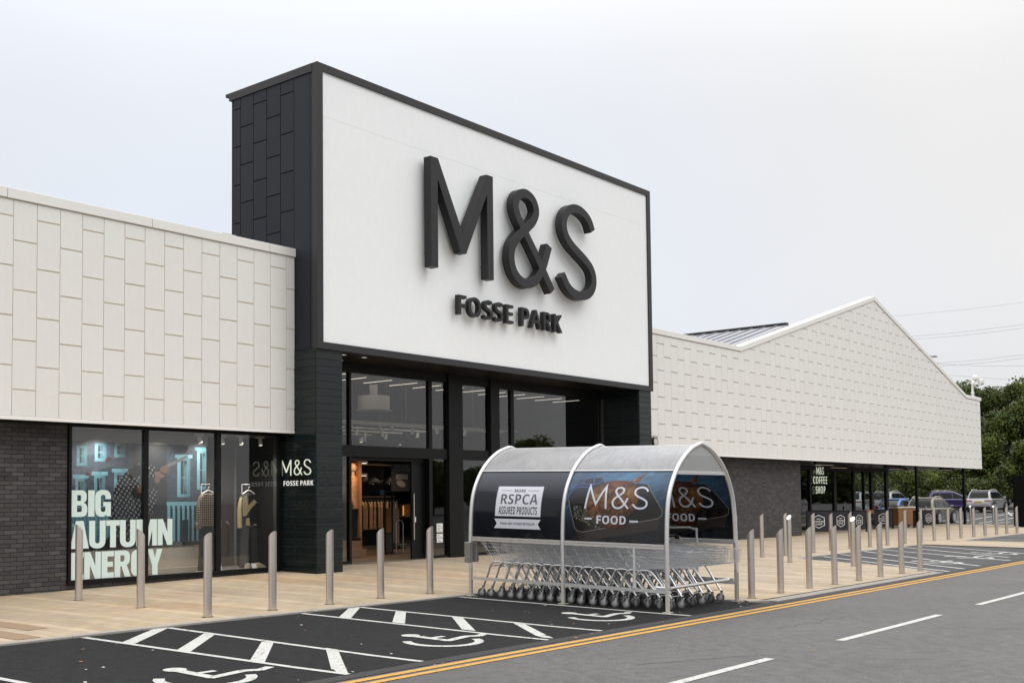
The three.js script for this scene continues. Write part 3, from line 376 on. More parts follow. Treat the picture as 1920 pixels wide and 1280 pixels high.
// the sign tower
const tower = mesh('sign_tower', [box(15.36, 28.22, 4.98, 10.66, -20.04, -17.27)], M.darkGap, store);
const X0 = 15.318, X1 = 28.262, Y0 = 4.936, Y1 = 10.848, ZF = -17.207;
mesh('sign_frame', [
  boxUV(box(X0, X1, Y1 - .155, Y1, -17.36, ZF)), boxUV(box(X0, X1, Y0, Y0 + .145, -17.36, ZF)), boxUV(box(X0, X0 + .16, Y0 + .1455, Y1 - .1555, -17.36, ZF)), boxUV(box(X1 - .175, X1, Y0 + .1455, Y1 - .1555, -17.36, ZF))], M.dark, tower);
for (const [a, b] of [[Y0 + .146, 9.760], [9.7625, Y1 - .156]]) mesh('sign_panel', boxUV(box(X0 + .161, X1 - .176, a, b, -17.28, -17.246)), M.signWhite, tower);
{ // dark cladding on the flank
  const cols = [[-19.945, -19.708, [10.439, 9.597, 8.751, 7.909, 7.067]], [-19.70, -19.271, [10.009, 9.175, 8.338, 7.5, 6.66]], [-19.263, -18.826, [10.417, 9.562, 8.733, 7.902, 7.07]], [-18.818, -18.374, [10.004, 9.143, 8.314, 7.499, 6.68]], [-18.366, -17.942, [10.401, 9.554, 8.727, 7.898, 7.07]]];
  for (const [z0, z1, js] of cols) { const ys = [10.672, ...js, 6.2]; for (let i = 0; i < ys.length - 1; i++) { const top = ys[i] - (i ? .011 : 0), bot = ys[i + 1] + .011; mesh('dark_panel', boxUV(box(15.335, 15.36, bot, top, z0 + .004, z1 - .004)), M.darkPanel[(i + js.length) % 3], tower); } }
  mesh('dark_panel', boxUV(box(15.335, 15.36, Y0 + .01, 10.672, -17.934, -17.448)), M.darkPanel[1], tower);
  mesh('dark_panel', boxUV(box(15.333, 15.36, Y0 + .005, 10.68, -17.436, -17.362)), M.darkPanel[0], tower);
  mesh('tower_coping', [prism([[15.31, 10.674], [28.2, 10.674], [28.2, 10.846], [15.31, 10.846]], -20.08, -17.362), boxUV(box(15.31, 28.2, 10.78, 10.846, -20.2, -20.081))], M.dark, tower);
  mesh('dark_panel', boxUV(box(28.222, 28.245, 5, 10.67, -20, -17.37)), M.darkPanel[1], tower);
}
mesh('entrance_soffit', box(15.4, 28.2, 4.938, 4.978, -18.7, -17.365), M.soffit, store);
for (const [x, z] of [[16.35, -17.55], [16.95, -17.55], [16.95, -18.3], [16.4, -18.3]]) { const dl = mesh('downlight', boxUV(box(x - .07, x + .07, 4.925, 4.937, z - .05, z + .05)), M.frame, store); mesh('lamp_face', boxUV(box(x - .05, x - .008, 4.921, 4.9245, z - .035, z + .035)), M.litWhite, dl); mesh('lamp_face', boxUV(box(x + .008, x + .05, 4.921, 4.9245, z - .035, z + .035)), M.litWhite, dl); }
{ // raised letters on the sign
  const ms = msLetters(0.228, 0.22, 0.004);
  for (const gs of ms) mesh('sign_letter', gs.map((g) => T(g, 18.44, 7.06, -17.15)), M.letter, tower);
  for (const [w, x, l] of [['FOSSE', 19.49, 2.035], ['PARK', 21.845, 1.72]]) for (const g of letters(w, l, 0.468, 0.12, { seg: 8, track: 1.12, font: fontR, bold: .026 })) mesh('sign_letter', T(g, x, 6.118, -17.17), M.letter, tower);
  for (const x of [18.555, 20.53, 21.9, 24.2]) mesh('stand_off', T(new THREE.CylinderGeometry(.02, .02, .1, 8).rotateX(Math.PI / 2), x, 7.4, -17.2), M.dark, tower);
}
// glazed tile columns
function tiledColumn(x0, x1, z0, z1, faces, labelIt) {
  const base = 0.3, part = mesh('tiled_column', box(x0 + .012, x1 - .012, base, 4.932, z0 + .012, z1 - .012), M.grout, store); const geos = new Map();
  const tileGeo = (w, d, h) => { const key = [w, d, h].map((v) => v.toFixed(3)).join(); if (!geos.has(key)) geos.set(key, boxUV(rbox(w, h, d, 0.006, 1))); return geos.get(key); };
  for (let r = 0; r < 31; r++) { const y0 = 2.599 + (r - 15) * .1525, y1 = y0 + .1525; const a = Math.max(y0, base), b = Math.min(y1, 4.932); if (b - a < .02) continue; const h = b - a - .009, y = (a + b) / 2;
    const add = (g, x, z) => { const o = put('glazed_tile', g, M.tile[Math.floor(rnd() * 5)], part, x, y, z); o.rotation.set(rr(-.004, .004), rr(-.004, .004), 0); };
    for (const f of faces) { if (f[0] === 'x') add(tileGeo(.024, f[2] - f[1] - .005, h), f[3] ? x1 - .012 : x0 + .012, (f[1] + f[2]) / 2); else add(tileGeo(f[2] - f[1] - .005, .024, h), (f[1] + f[2]) / 2, z1 - .012); } }
  return part;
}
tiledColumn(15.315, 16.03, -18.62, -17.25, [['x', -18.3, -17.902], ['x', -17.902, -17.276], ['z', 15.317, 16.03], ['x', -18.50, -17.90, 1], ['x', -17.90, -17.276, 1]]);
tiledColumn(27.545, 28.2, -18.62, -17.25, [['x', -18.50, -17.90], ['x', -17.90, -17.276], ['z', 27.547, 28.2]]);
{ // lit lettering on the column flank
  const s = mesh('lit_sign', box(15.300, 15.3135, 2.30, 2.34, -18.1, -17.6), M.frame, store);
  const toFlank = (g) => basis(g, V(0, 0, 1), V(0, 1, 0), V(-1, 0, 0), V(15.312, 0, 0));
  for (const gs of msLetters(0.17, .012)) mesh('lit_letter', gs.map((g) => { g.scale(0.92 / 6.56, 0.326 / 2.5, 1); return toFlank(T(g, -18.318, 2.372, 0)); }), M.lit, s);
  for (const g of letters('FOSSE PARK', 0.915, 0.103, .008, { seg: 4, track: 1.10, space: .85 })) mesh('lit_letter', toFlank(T(g, -18.251, 2.164, 0)), M.litWhite, s);
}
// display window
{
  const w = mesh('display_window', [box(10.55, 15.3, .437, .505, -18.38, -18.285), box(10.55, 15.3, 3.19, 3.24, -18.38, -18.285), box(10.55, 10.605, .506, 3.189, -18.38, -18.285), box(15.225, 15.3, .506, 3.189, -18.38, -18.285), box(12.041, 12.137, .506, 3.189, -18.38, -18.285), box(13.655, 13.765, .506, 3.189, -18.38, -18.285)], M.frame, store);
  for (const [a, b] of [[10.606, 12.04], [12.138, 13.654], [13.766, 15.224]]) mesh('window_pane', boxUV(box(a, b, .507, 3.188, -18.326, -18.320)), M.glass, w);
  const row = (str, x0, x1, y0, y1, o) => { for (const g of blockLetters(str, x1 - x0, y1 - y0, .002)) mesh('vinyl_letter', T(g, x0, y0, -18.3195), M.vinyl, w); };
  row('BIG', 10.615, 11.385, 1.612, 2.078); row('AUTUMN', 10.60, 12.675, 1.052, 1.54); row('ENERGY', 10.615, 12.46, .512, .988);
  mesh('display_room', [box(10.3, 15.3, .3, .48, -19.9, -18.4), box(10.3, 15.4, 3.2, 3.3, -19.9, -18.4), box(10.3, 15.4, .3, 3.2, -20.1, -19.92), box(10.3, 10.5, .3, 3.2, -19.9, -18.4)], M.insideGrey, store);
  mesh('display_bulkhead', [box(10.55, 13.95, 2.975, 3.19, -19.02, -18.96)], std([0.24, .235, .225], .8), store);
  mesh('display_plinth', [box(10.55, 13.95, .48, .98, -19.3, -18.97), box(10.55, 13.95, .485, .58, -18.96, -18.86)], std([0.40, .345, .28], .7), store);
  mesh('display_backdrop', [box(14.05, 15.29, .48, 3.2, -19.9, -19.86)], std([0.045, .036, .03], .8), store);
}
// entrance glazing
{
  const zc = -18.56, z0 = zc - .06, z1 = zc + .05, g0 = 0.42, ts = 2.834, tt = 3.085, tp = 4.725;
  const bars = [box(16.03, 27.54, tp, 4.937, z0, z1), box(16.03, 27.54, ts, tt, z0, z1)];
  for (const [a, b] of [[17.406, 17.47], [20.024, 20.139], [23.203, 23.338]]) bars.push(box(a, b, g0, ts - .001, z0, z1), box(a, b, tt + .001, tp - .001, z0, z1));
  bars.push(box(16.03, 17.405, g0, .50, z0, z1), box(20.14, 27.54, g0, .50, z0, z1));
  const e = mesh('entrance_glazing', bars, M.frame, store);
  for (const [a, b] of [[20.698, 21.216], [22.32, 22.67]]) mesh('pillar', box(a, b, g0 - .1, 4.936, z0 - .02, z1 + .05), M.frame, e);
  for (const [a, b] of [[16.04, 17.404], [17.472, 20.022], [20.141, 20.696], [21.218, 22.318], [22.672, 23.201], [23.34, 27.53]]) { mesh('pane', boxUV(box(a, b, tt + .002, tp - .002, zc - .003, zc + .003)), M.glass, e); if (a !== 17.472) mesh('pane', boxUV(box(a, b, .502, ts - .002, zc - .003, zc + .003)), M.glass, e); }
  mesh('sliding_door', [box(19.55, 19.62, g0 + .02, 2.82, -18.70, -18.65), box(19.96, 20.02, g0 + .02, 2.82, -18.70, -18.65), box(19.621, 19.959, g0 + .02, .56, -18.70, -18.65), box(19.621, 19.959, .561, 2.82, -18.685, -18.675)], M.frame, e);
  mesh('door_pull', bar([19.60, .9, -18.62], [19.60, 2.0, -18.62], .012, 8, true), M.aluWorn, e);
  mesh('door_lock', T(rbox(.03, .12, .02, .004, 1), 19.66, 1.38, -18.64), M.whitePaint, e);
  mesh('door_track', box(17.47, 20.02, 2.76, 2.833, -18.76, -18.63), M.frame, e);
  for (const [y0, y1] of [[1.055, 1.27], [.81, 1.02]]) { const n = mesh('notice', boxUV(box(20.32, 20.54, y0, y1, zc + .004, zc + .006)), M.whitePaint, e); for (let i = 0; i < 5; i++) mesh('print_line', box(20.345, 20.44 + .05 * (i % 3), y1 - .045 - i * .036, y1 - .037 - i * .036, zc + .0061, zc + .0065), M.ink, e); }
  // shop hall behind
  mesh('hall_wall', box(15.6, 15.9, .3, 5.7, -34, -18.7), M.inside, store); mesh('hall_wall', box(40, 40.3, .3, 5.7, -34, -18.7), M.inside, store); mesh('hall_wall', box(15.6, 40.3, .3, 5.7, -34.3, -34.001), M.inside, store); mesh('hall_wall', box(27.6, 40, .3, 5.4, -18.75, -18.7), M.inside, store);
  mesh('shop_floor', boxUV(box(15.9, 40, .3, .438, -34, -18.50)), M.floorIn, store);
  mesh('shop_ceiling', boxUV(box(15.6, 40.3, 5.42, 5.5, -34, -18.7)), M.ceiling, store);
  mesh('hall_fascia', box(15.9, 40, 4.99, 5.42, -18.69, -18.64), M.inside, store);
}
// coffee shop glazing at the far end
const COLX = [52.84, 59.96];
{
  const z = -21.5, y0 = .32, y1 = 3.14, xs = [[40.8, 47.3], [47.42, 48.7], [48.86, 51.45], [51.75, 53.85], [54.08, 55.2], [55.32, 56.2], [56.5, 58.3]];
  const frames = [box(40.8, 58.6, y1 - .12, y1 + .06, z - .08, z + .06), box(40.8, 58.6, y0 - .1, y0 + .1, z - .08, z + .06)]; for (let i = 0; i < xs.length - 1; i++) frames.push(box(xs[i][1] + .002, xs[i + 1][0] - .002, y0 + .101, y1 - .121, z - .08, z + .06)); frames.push(box(58.3, 58.6, y0 + .101, y1 - .121, z - .08, z + .06));
  frames.push(box(58.45, 58.58, y1 - .12, y1 + .06, z - 6, z - .081), box(58.45, 58.58, y0 - .1, y0 + .1, z - 6, z - .081), box(58.45, 58.58, y0 + .101, y1 - .121, z - 6, z - 5.8));
  const c = mesh('coffee_shop_glazing', frames, M.frame, store);
  for (const [a, b] of xs) mesh('pane', boxUV(box(a + .001, b - .001, y0 + .101, y1 - .121, z - .012, z)), a > 55 ? M.glassClear : M.glass, c);
  mesh('pane', boxUV(box(58.50, 58.512, y0 + .101, y1 - .121, z - 5.79, z - .09)), M.glassClear, c);
  mesh('canopy_soffit', [box(40.8, 62.6, 3.21, 3.25, -27.6, -17.96)], M.soffit, store);
  for (let i = 0; i < 8; i++) { const x = 42.5 + i * 2.55; const bl = mesh('ceiling_baffle', box(x, x + 1.9, 3.08, 3.205, -18.55 - (i % 3) * .75, -18.42 - (i % 3) * .75), M.frame, store); if (i % 2 === 0) mesh('lamp_face', box(x + .1, x + 1.8, 3.074, 3.0795, -18.52 - (i % 3) * .75, -18.45 - (i % 3) * .75), std([.3, .2, .15], .6, { emissive: lin(.42, .30, .22) }), bl); }
  mesh('coffee_floor', box(40.9, 55.4, .1, .3, -32, z - .1), M.inside, store); mesh('coffee_wall', box(40.9, 55.4, .3, 3.2, -32.2, -32), M.inside, store); mesh('coffee_wall', box(55.2, 55.4, .3, 3.2, -32, z - .6), M.inside, store);
  const teal = mesh('coffee_wall', box(46.5, 54.8, .3, 3.1, -25.4, -25.3), std([0.035, .062, .066], .6), store);
  mesh('coffee_counter', [box(50.5, 54.6, .3, 1.35, -24.2, -23.5)], std([.11, .03, .028], .5), store);
  for (const x of COLX) mesh('canopy_column', box(x - .1, x + .1, .2, 3.21, -18.06, -17.965), M.column, store);
  const s = mesh('lit_sign', box(48.95, 50.7, 2.04, 2.05, z + .062, z + .066), M.frame, store);
  const put3 = (str, cx, w, y, h) => { for (const g of letters(str, w, h, .008, { seg: 4, track: 1.18, font: fontR })) mesh('lit_letter', T(g, cx - w / 2, y, z + .07), M.lit, s); };
  put3('COFFEE', 49.85, 1.56, 2.40, .34); put3('SHOP', 49.85, 1.06, 1.95, .34);
  for (const gs of msLetters(.21, .008)) mesh('lit_letter', gs.map((g) => { g.scale(.82 / 6.56, .34 / 2.5, 1); return T(g, 49.44, 2.83, z + .07); }), M.lit, s);
  // round emblem on the glass
  const em = (r0, r1, a0, a1, cy) => { const g = new THREE.RingGeometry(r0, r1, 40, 1, a0, a1); return T(g, 57.35, cy, z + .003); };
  mesh('window_emblem', [em(.50, .53, .5, 2.15, 1.95), em(.30, .33, .4, 2.35, 1.95), em(.50, .53, 3.6, 2.2, 1.75), em(.30, .33, 3.5, 2.4, 1.75)], std([.6, .6, .6], .6, { side: THREE.DoubleSide }), c);
  for (const gs of msLetters(.25, .004)) mesh('window_emblem', gs.map((g) => { g.scale(.34 / 6.56, .14 / 2.5, 1); return T(g, 57.18, 1.79, z + .003); }), std([.6, .6, .6], .6), c);
}

const ORD = ['first', 'second', 'third', 'fourth', 'fifth', 'sixth', 'seventh', 'eighth', 'ninth', 'tenth', 'eleventh', 'twelfth', 'thirteenth', 'fourteenth', 'fifteenth', 'sixteenth', 'seventeenth', 'eighteenth', 'nineteenth', 'twentieth'];
// ---------------------------------------------------------------- things in the display window
{
  const teal = '#86c3d2', tealD = '#4d8f99';
  const pic = canvas(1400, 800, (c, W, H) => { // a street of terraced houses and a man with a raised stick
    const px = (x) => (x - 10.6) / 3.3 * W, py = (y) => (2.972 - y) / 1.90 * H;
    const g = c.createLinearGradient(0, 0, W, H); g.addColorStop(0, '#6d7c8c'); g.addColorStop(.5, '#4a515b'); g.addColorStop(1, '#4f5661'); c.fillStyle = g; c.fillRect(0, 0, W, H);
    for (let y = 0; y < H; y += 7) for (let x = (y / 7 & 1) * 11; x < W; x += 22) { c.fillStyle = `rgba(${30 + 40 * hash(x, y)},${40 + 40 * hash(x, y)},${55 + 45 * hash(x, y)},.35)`; c.fillRect(x, y, 20, 6); }
    const win = (x0, x1, y0, y1, head) => { c.fillStyle = teal; c.fillRect(px(x0), py(y1), px(x1) - px(x0), py(y0) - py(y1)); if (head) c.fillRect(px(x0 - .05), py(y1 + .07), px(x1 + .05) - px(x0 - .05), py(y1) - py(y1 + .07)); const m = (x1 - x0) * .27; c.fillStyle = '#2b3d48'; c.fillRect(px(x0 + m), py(y1 - .05), px(x1 - m) - px(x0 + m), py(y0 + .06) - py(y1 - .05)); c.fillStyle = '#a9d5dd'; c.fillRect(px((x0 + x1) / 2) - 2, py(y1 - .05), 4, py(y0 + .06) - py(y1 - .05)); c.fillRect(px(x0 + m), py((y0 + y1) / 2) - 2, px(x1 - m) - px(x0 + m), 5); const sg = c.createLinearGradient(px(x0), 0, px(x1), 0); sg.addColorStop(0, 'rgba(20,50,60,.0)'); sg.addColorStop(1, 'rgba(20,50,60,.38)'); c.fillStyle = sg; c.fillRect(px(x0), py(y1), px(x1) - px(x0), py(y0) - py(y1)); c.fillStyle = 'rgba(150,205,210,.5)'; c.beginPath(); c.ellipse(px(x1 - m * 1.3), py((y0 + y1) / 2), (px(x1) - px(x0)) * .14, (py(y0) - py(y1)) * .36, 0, 0, 7); c.fill(); };
    win(11.08, 11.29, 2.53, 2.90); win(11.44, 11.68, 2.62, 2.96); win(11.84, 12.08, 2.70, 2.97);
    win(11.06, 11.27, 1.75, 2.30, 1); win(11.43, 11.66, 1.75, 2.36, 1); win(11.84, 12.08, 1.80, 2.42, 1);
    c.fillStyle = '#7fb4bd'; c.fillRect(0, py(1.66), px(11.95), py(1.05) - py(1.66)); c.fillStyle = '#4b87a0'; for (let x = 10.6; x < 11.9; x += .075) c.fillRect(px(x), py(1.60), 12, py(1.1) - py(1.60)); c.fillStyle = '#20313b'; c.fillRect(0, py(1.68), px(12), 8);
    for (let i = 0; i < 900; i++) { c.fillStyle = hash(i, 61) > .5 ? 'rgba(18,28,36,.10)' : 'rgba(160,200,215,.06)'; c.beginPath(); c.ellipse(hash(i, 62) * W, hash(i, 63) * H, 8 + 40 * hash(i, 64), 5 + 22 * hash(i, 65), hash(i, 66) * 3, 0, 7); c.fill(); }
    // right hand house
    win(13.22, 13.52, 1.95, 2.72, 1); win(13.68, 13.95, 2.1, 2.88, 1); c.fillStyle = teal; c.fillRect(px(12.98), py(1.86), px(13.95) - px(12.98), py(1.78) - py(1.86)); for (let x = 13.0; x < 13.95; x += .11) { c.fillRect(px(x), py(1.78), 26, py(1.08) - py(1.78)); } c.fillStyle = '#253039'; for (let x = 13.02; x < 13.95; x += .11) { c.fillRect(px(x) + 27, py(1.72), 14, py(1.08) - py(1.72)); } c.fillRect(px(13.34), py(1.5), 60, py(1.08) - py(1.5));
    // dark column and figure
    c.fillStyle = '#33363a'; c.fillRect(px(12.22), 0, px(12.98) - px(12.22), H); c.fillStyle = '#24272a'; c.fillRect(px(12.42), 0, px(12.5) - px(12.42), py(2.3));
    c.strokeStyle = '#6f7276'; c.lineWidth = 26; c.beginPath(); c.moveTo(px(12.92), py(2.52)); c.lineTo(px(13.46), py(2.76)); c.stroke();
    const coat = (P) => { c.save(); c.beginPath(); P.forEach((p, i) => (i ? c.lineTo(px(p[0]), py(p[1])) : c.moveTo(px(p[0]), py(p[1])))); c.closePath(); c.fillStyle = '#17181b'; c.fill(); c.clip(); c.fillStyle = '#8e9299'; const s = 22; for (let j = -2; j < H / s + 2; j++) for (let i = -2; i < W / s + 2; i++) { if ((i + j) & 1) continue; const x = i * s + j * 5, y = j * s - i * 3; c.beginPath(); c.moveTo(x + 4, y); c.lineTo(x + 17, y + 2); c.lineTo(x + 22, y + 12); c.lineTo(x + 14, y + 15); c.lineTo(x + 20, y + 24); c.lineTo(x + 9, y + 18); c.lineTo(x + 2, y + 21); c.closePath(); c.fill(); } c.restore(); };
    c.fillStyle = '#101112'; c.beginPath(); c.moveTo(px(11.8), py(1.3)); c.lineTo(px(12.55), py(1.3)); c.lineTo(px(12.5), py(1.07)); c.lineTo(px(11.6), py(1.07)); c.fill();
    coat([[12.72, 2.52], [12.5, 2.66], [12.2, 2.52], [11.97, 2.32], [11.83, 2.1], [11.80, 1.8], [11.72, 1.5], [11.86, 1.22], [12.02, 1.14], [12.3, 1.16], [12.42, 1.5], [12.44, 1.9], [12.36, 2.1], [12.4, 2.28], [12.5, 2.36], [12.72, 2.34]]);
    coat([[12.55, 2.1], [12.77, 2.12], [12.74, 1.84], [12.66, 1.62], [12.54, 1.6], [12.52, 1.8]]);
    c.fillStyle = '#0c0c0d'; c.beginPath(); c.ellipse(px(12.3), py(2.44), 70, 46, -.4, 0, 7); c.fill(); c.beginPath(); c.ellipse(px(12.33), py(2.02), 60, 40, .3, 0, 7); c.fill();
    c.fillStyle = '#64493f'; c.beginPath(); c.ellipse(px(12.39), py(2.10), 26, 30, .3, 0, 7); c.fill();
    for (const [x, y, w, h, a] of [[12.93, 2.50, 44, 26, -.3], [12.97, 2.46, 34, 16, -.5], [12.80, 2.38, 38, 26, .5], [12.77, 2.30, 26, 36, .1], [12.86, 2.35, 34, 13, -.3]]) { c.fillStyle = hash(x * 100, y * 100) > .5 ? '#6d574e' : '#7c6459'; c.beginPath(); c.ellipse(px(x), py(y), w, h, a, 0, 7); c.fill(); }
    c.fillStyle = '#5a2c22'; c.beginPath(); c.ellipse(px(11.72), py(2.66), 30, 16, -.5, 0, 7); c.fill(); c.beginPath(); c.ellipse(px(11.3), py(2.38), 20, 14, 0, 0, 7); c.fill();
  });
  const g = new THREE.PlaneGeometry(3.3, 1.90);
  const p = thing('window_poster', 'big window poster of a blue street with a figure in a houndstooth coat', 'poster', [12.25, 1.07, -18.955]);
  mesh('print', T(g, 12.25, 2.022, -18.948), std([0.58, .58, .58], .5, { map: pic }), p); mesh('board', boxUV(box(10.6, 13.9, 1.072, 2.972, -18.97, -18.951)), M.blackPlastic, p);
}
function clothes(name, label, x, z, turn, mats, print) { // jumper over trousers on a wooden hanger on a slim stand
  const t = thing(name, label, 'clothes', [x, .48, z], turn); t.scale.set(1.10, 1.02, 1.1);
  const L = (g) => g; const add = (n, gs, m) => mesh(n, gs, m, t, true);
  const body = new THREE.Shape(); body.moveTo(-.19, .86); body.lineTo(-.205, 1.30); body.quadraticCurveTo(-.21, 1.43, -.12, 1.475); body.lineTo(-.06, 1.495); body.quadraticCurveTo(0, 1.455, .06, 1.495); body.lineTo(.12, 1.475); body.quadraticCurveTo(.21, 1.43, .205, 1.30); body.lineTo(.19, .86); body.quadraticCurveTo(0, .835, -.19, .86);
  const bodyG = new THREE.ExtrudeGeometry(body, { depth: .03, bevelEnabled: true, bevelThickness: .035, bevelSize: .012, bevelSegments: 3, curveSegments: 8 }); boxUV(bodyG);
  const sleeve = (s) => boxUV(tube([[s * .165, 1.42, .02], [s * .222, 1.25, .02], [s * .238, 1.02, .03], [s * .240, .82, .035]], .043, 8));
  add('jumper', bodyG, mats[0]); add('sleeve', sleeve(-1), mats[2] ?? mats[0]); add('sleeve', sleeve(1), mats[0]);
  if (print) for (const P of print) { const q = new THREE.ExtrudeGeometry(poly2(P), { depth: .004, bevelEnabled: false }); add('colour_patch', T(q, 0, 0, .0655), mats[2]); }
  const tr = []; for (const s of [-1, 1]) { const q = prism([[s * .005, .86], [s * .185, .86], [s * .225, .03], [s * .075, .03]], -.01, .06, .015); tr.push(boxUV(q)); } tr.push(boxUV(T(rbox(.37, .09, .085, .02, 2), 0, .85, .025)));
  add('trousers', tr, mats[1]);
  add('hanger', [tube([[-.15, 1.49, .02], [-.06, 1.545, .02], [0, 1.565, .02], [.06, 1.545, .02], [.15, 1.49, .02]], .014, 6), tube([[0, 1.56, .02], [0, 1.62, .02], [.03, 1.65, .02], [.035, 1.61, .02]], .004, 5)], M.cream);
  add('stand', [bar([-.1, 0, -.05], [-.1, 1.69, -.05], .008, 6, true), bar([-.1, 1.685, -.05], [.04, 1.685, .02], .007, 6, true), T(cyl(.1, .01, 20), -.1, 0, -.05)], M.whitePaint);
  return t;
}
{
  const check = std([1, 1, 1], .9, { map: tex(128, (u, v, i, j) => { const a = (i >> 4) & 1, b = (j >> 4) & 1; const k = a && b ? 1 : a || b ? .42 : .05; const f = 1 + .3 * (hash(i, j) - .5); return [.36 * k * f, .27 * k * f, .16 * k * f]; }, { srgb: true, repeat: [5.5, 5.5] }) });
  clothes('hanging_outfit', 'checked jumper with dark trousers on a pale hanger beside the window poster', 13.69, -18.62, .1, [check, std([.022, .018, .017], .9)]);
  clothes('hanging_outfit', 'black jumper with mustard patches over charcoal trousers behind the third window pane', 14.68, -18.62, .12, [std([.018, .017, .018], .9), std([.05, .048, .046], .9), std([.46, .35, .17], .9)],
    [[[-.195, 1.05], [-.205, 1.30], [-.185, 1.42], [-.09, 1.475], [-.06, 1.26], [.09, 1.38], [.17, 1.33], [.0, 1.19], [-.11, 1.06]], [[-.12, .875], [-.11, 1.0], [-.03, 1.02], [-.01, .86]], [[.06, .862], [.12, .90], [.17, .868]]]);
  const shoeM = std([.55, .46, .33], .6);
  const shoe = (x, z, turn, label, m) => { const s = thing('shoe', label, 'shoe', [x, .48, z], turn); const pr = new THREE.Shape(); pr.moveTo(-.12, 0); pr.lineTo(.13, 0); pr.quadraticCurveTo(.15, .05, .07, .055); pr.lineTo(-.03, .10); pr.lineTo(-.12, .10); pr.closePath(); const q = new THREE.ExtrudeGeometry(pr, { depth: .05, bevelEnabled: true, bevelSize: .008, bevelThickness: .012, bevelSegments: 2 }); mesh('upper', T(q, 0, .012, 0), m, s, true); mesh('sole', T(rbox(.26, .014, .075, .005, 1), .005, .006, .025), M.cream, s, true); };
  shoe(14.58, -18.50, .5, 'beige shoe standing left of the price card under the mustard jumper', shoeM); shoe(14.86, -18.49, .2, 'beige shoe standing right of the price card under the mustard jumper', shoeM); shoe(13.66, -18.5, .9, 'brown shoe under the checked jumper and its trousers', std([.09, .05, .03], .5));
  solo('price_card', T(boxUV(rbox(.17, .11, .012, .002, 1)).rotateX(-.35), 14.72, .54, -18.44), M.whitePaint, 'small white card leaning between the two beige shoes', 'price card');
  solo('price_card', T(boxUV(rbox(.10, .14, .012, .002, 1)).rotateX(-.25), 13.86, .55, -18.46), M.whitePaint, 'narrow white card on the window floor behind the second mullion', 'price card');
}
function spot(x, y, z, tilt, label, light) { // white track spotlight
  const s = thing('track_spotlight', label, 'spotlight', [x, y, z], 0, 'spotlights along the top of the display window');
  mesh('track', T(rbox(.2, .025, .04, .004, 1), 0, 0, 0), M.whitePaint, s, true);
  const b = cyl(.042, .13, 16); b.translate(0, -.13, 0); b.rotateX(-.35); b.rotateZ(tilt); b.translate(0, -.04, 0); mesh('lamp_body', [b, bar([0, -.01, 0], [0, -.05, 0], .012, 8)], M.whitePaint, s, true);
  const f = new THREE.CircleGeometry(.034, 16); f.rotateX(Math.PI / 2); f.translate(0, -.1305, 0); f.rotateX(-.35); f.rotateZ(tilt); f.translate(0, -.04, 0); mesh('lamp_face', f, std([.5, .45, .4], .5, { emissive: lin(1.2, 1.05, .85), side: THREE.DoubleSide }), s, true);
}
spot(13.58, 3.175, -18.75, .02, 'white spotlight above the checked jumper'); spot(14.13, 3.175, -18.75, .0, 'white upright spotlight just right of the second window mullion'); spot(14.60, 3.175, -18.75, -.18, 'white tilted spotlight above the mustard patched jumper'); spot(15.10, 3.175, -18.75, -.18, 'white tilted spotlight nearest the tiled column');
for (const [x, inten] of [[11.5, 5], [12.8, 5], [13.75, 5], [14.75, 6]]) { const l = new THREE.SpotLight(0xfff4ea, inten * 1.75, 6, 1.15, .8, 2); l.position.set(x, 3.12, -18.55); l.target.position.set(x - .05, 1.2, -18.95); l.castShadow = true; scene.add(l, l.target); }

// ---------------------------------------------------------------- things in the shop hall
const LS = [[21.35, -23.9, -22.7], [22.4, -24.3, -23.1], [23.42, -24.3, -23.1], [24.5, -24.3, -23.1], [24.9, -22.4, -21.9], [25.55, -24.3, -23.1], [26.6, -24.3, -23.1], [26.9, -22.4, -21.9], [27.65, -24.3, -23.1], [28.7, -24.3, -23.1], [29.75, -24.3, -23.1], [30.8, -24.3, -23.1], [31.85, -24.3, -23.1], [32.9, -24.3, -23.1]];
const LORD = (x, z) => ORD[LS.map((q, i) => [q[0] / -q[1], i]).sort((a, b) => a[0] - b[0]).findIndex(([, i]) => LS[i][0] === x && LS[i][1] === z)];
for (const [x, z0, z1] of LS) {
  const l = thing('ceiling_light', `slim glowing ceiling light behind the upper entrance glass, ${LORD(x, z0)} counted from the left`, 'light', [x, 5.36, (z0 + z1) / 2], 0, 'linear lights seen through the upper entrance glass');
  mesh('housing', boxUV(rbox(.05, .04, z1 - z0, .006, 1)), M.whitePaint, l, true); mesh('lamp_face', T(boxUV(new THREE.BoxGeometry(.036, .006, z1 - z0 - .04)), 0, -.024, 0), M.strip, l, true);
}
{ const ra = new THREE.RectAreaLight(0xfff0dc, 1.5, 7, 1.6); ra.position.set(25, 5.3, -23.6); ra.lookAt(25, 0, -23.6); scene.add(ra); }
const trackZ = [-22.3, -22.9, -24.2, -25.3, -26.6];
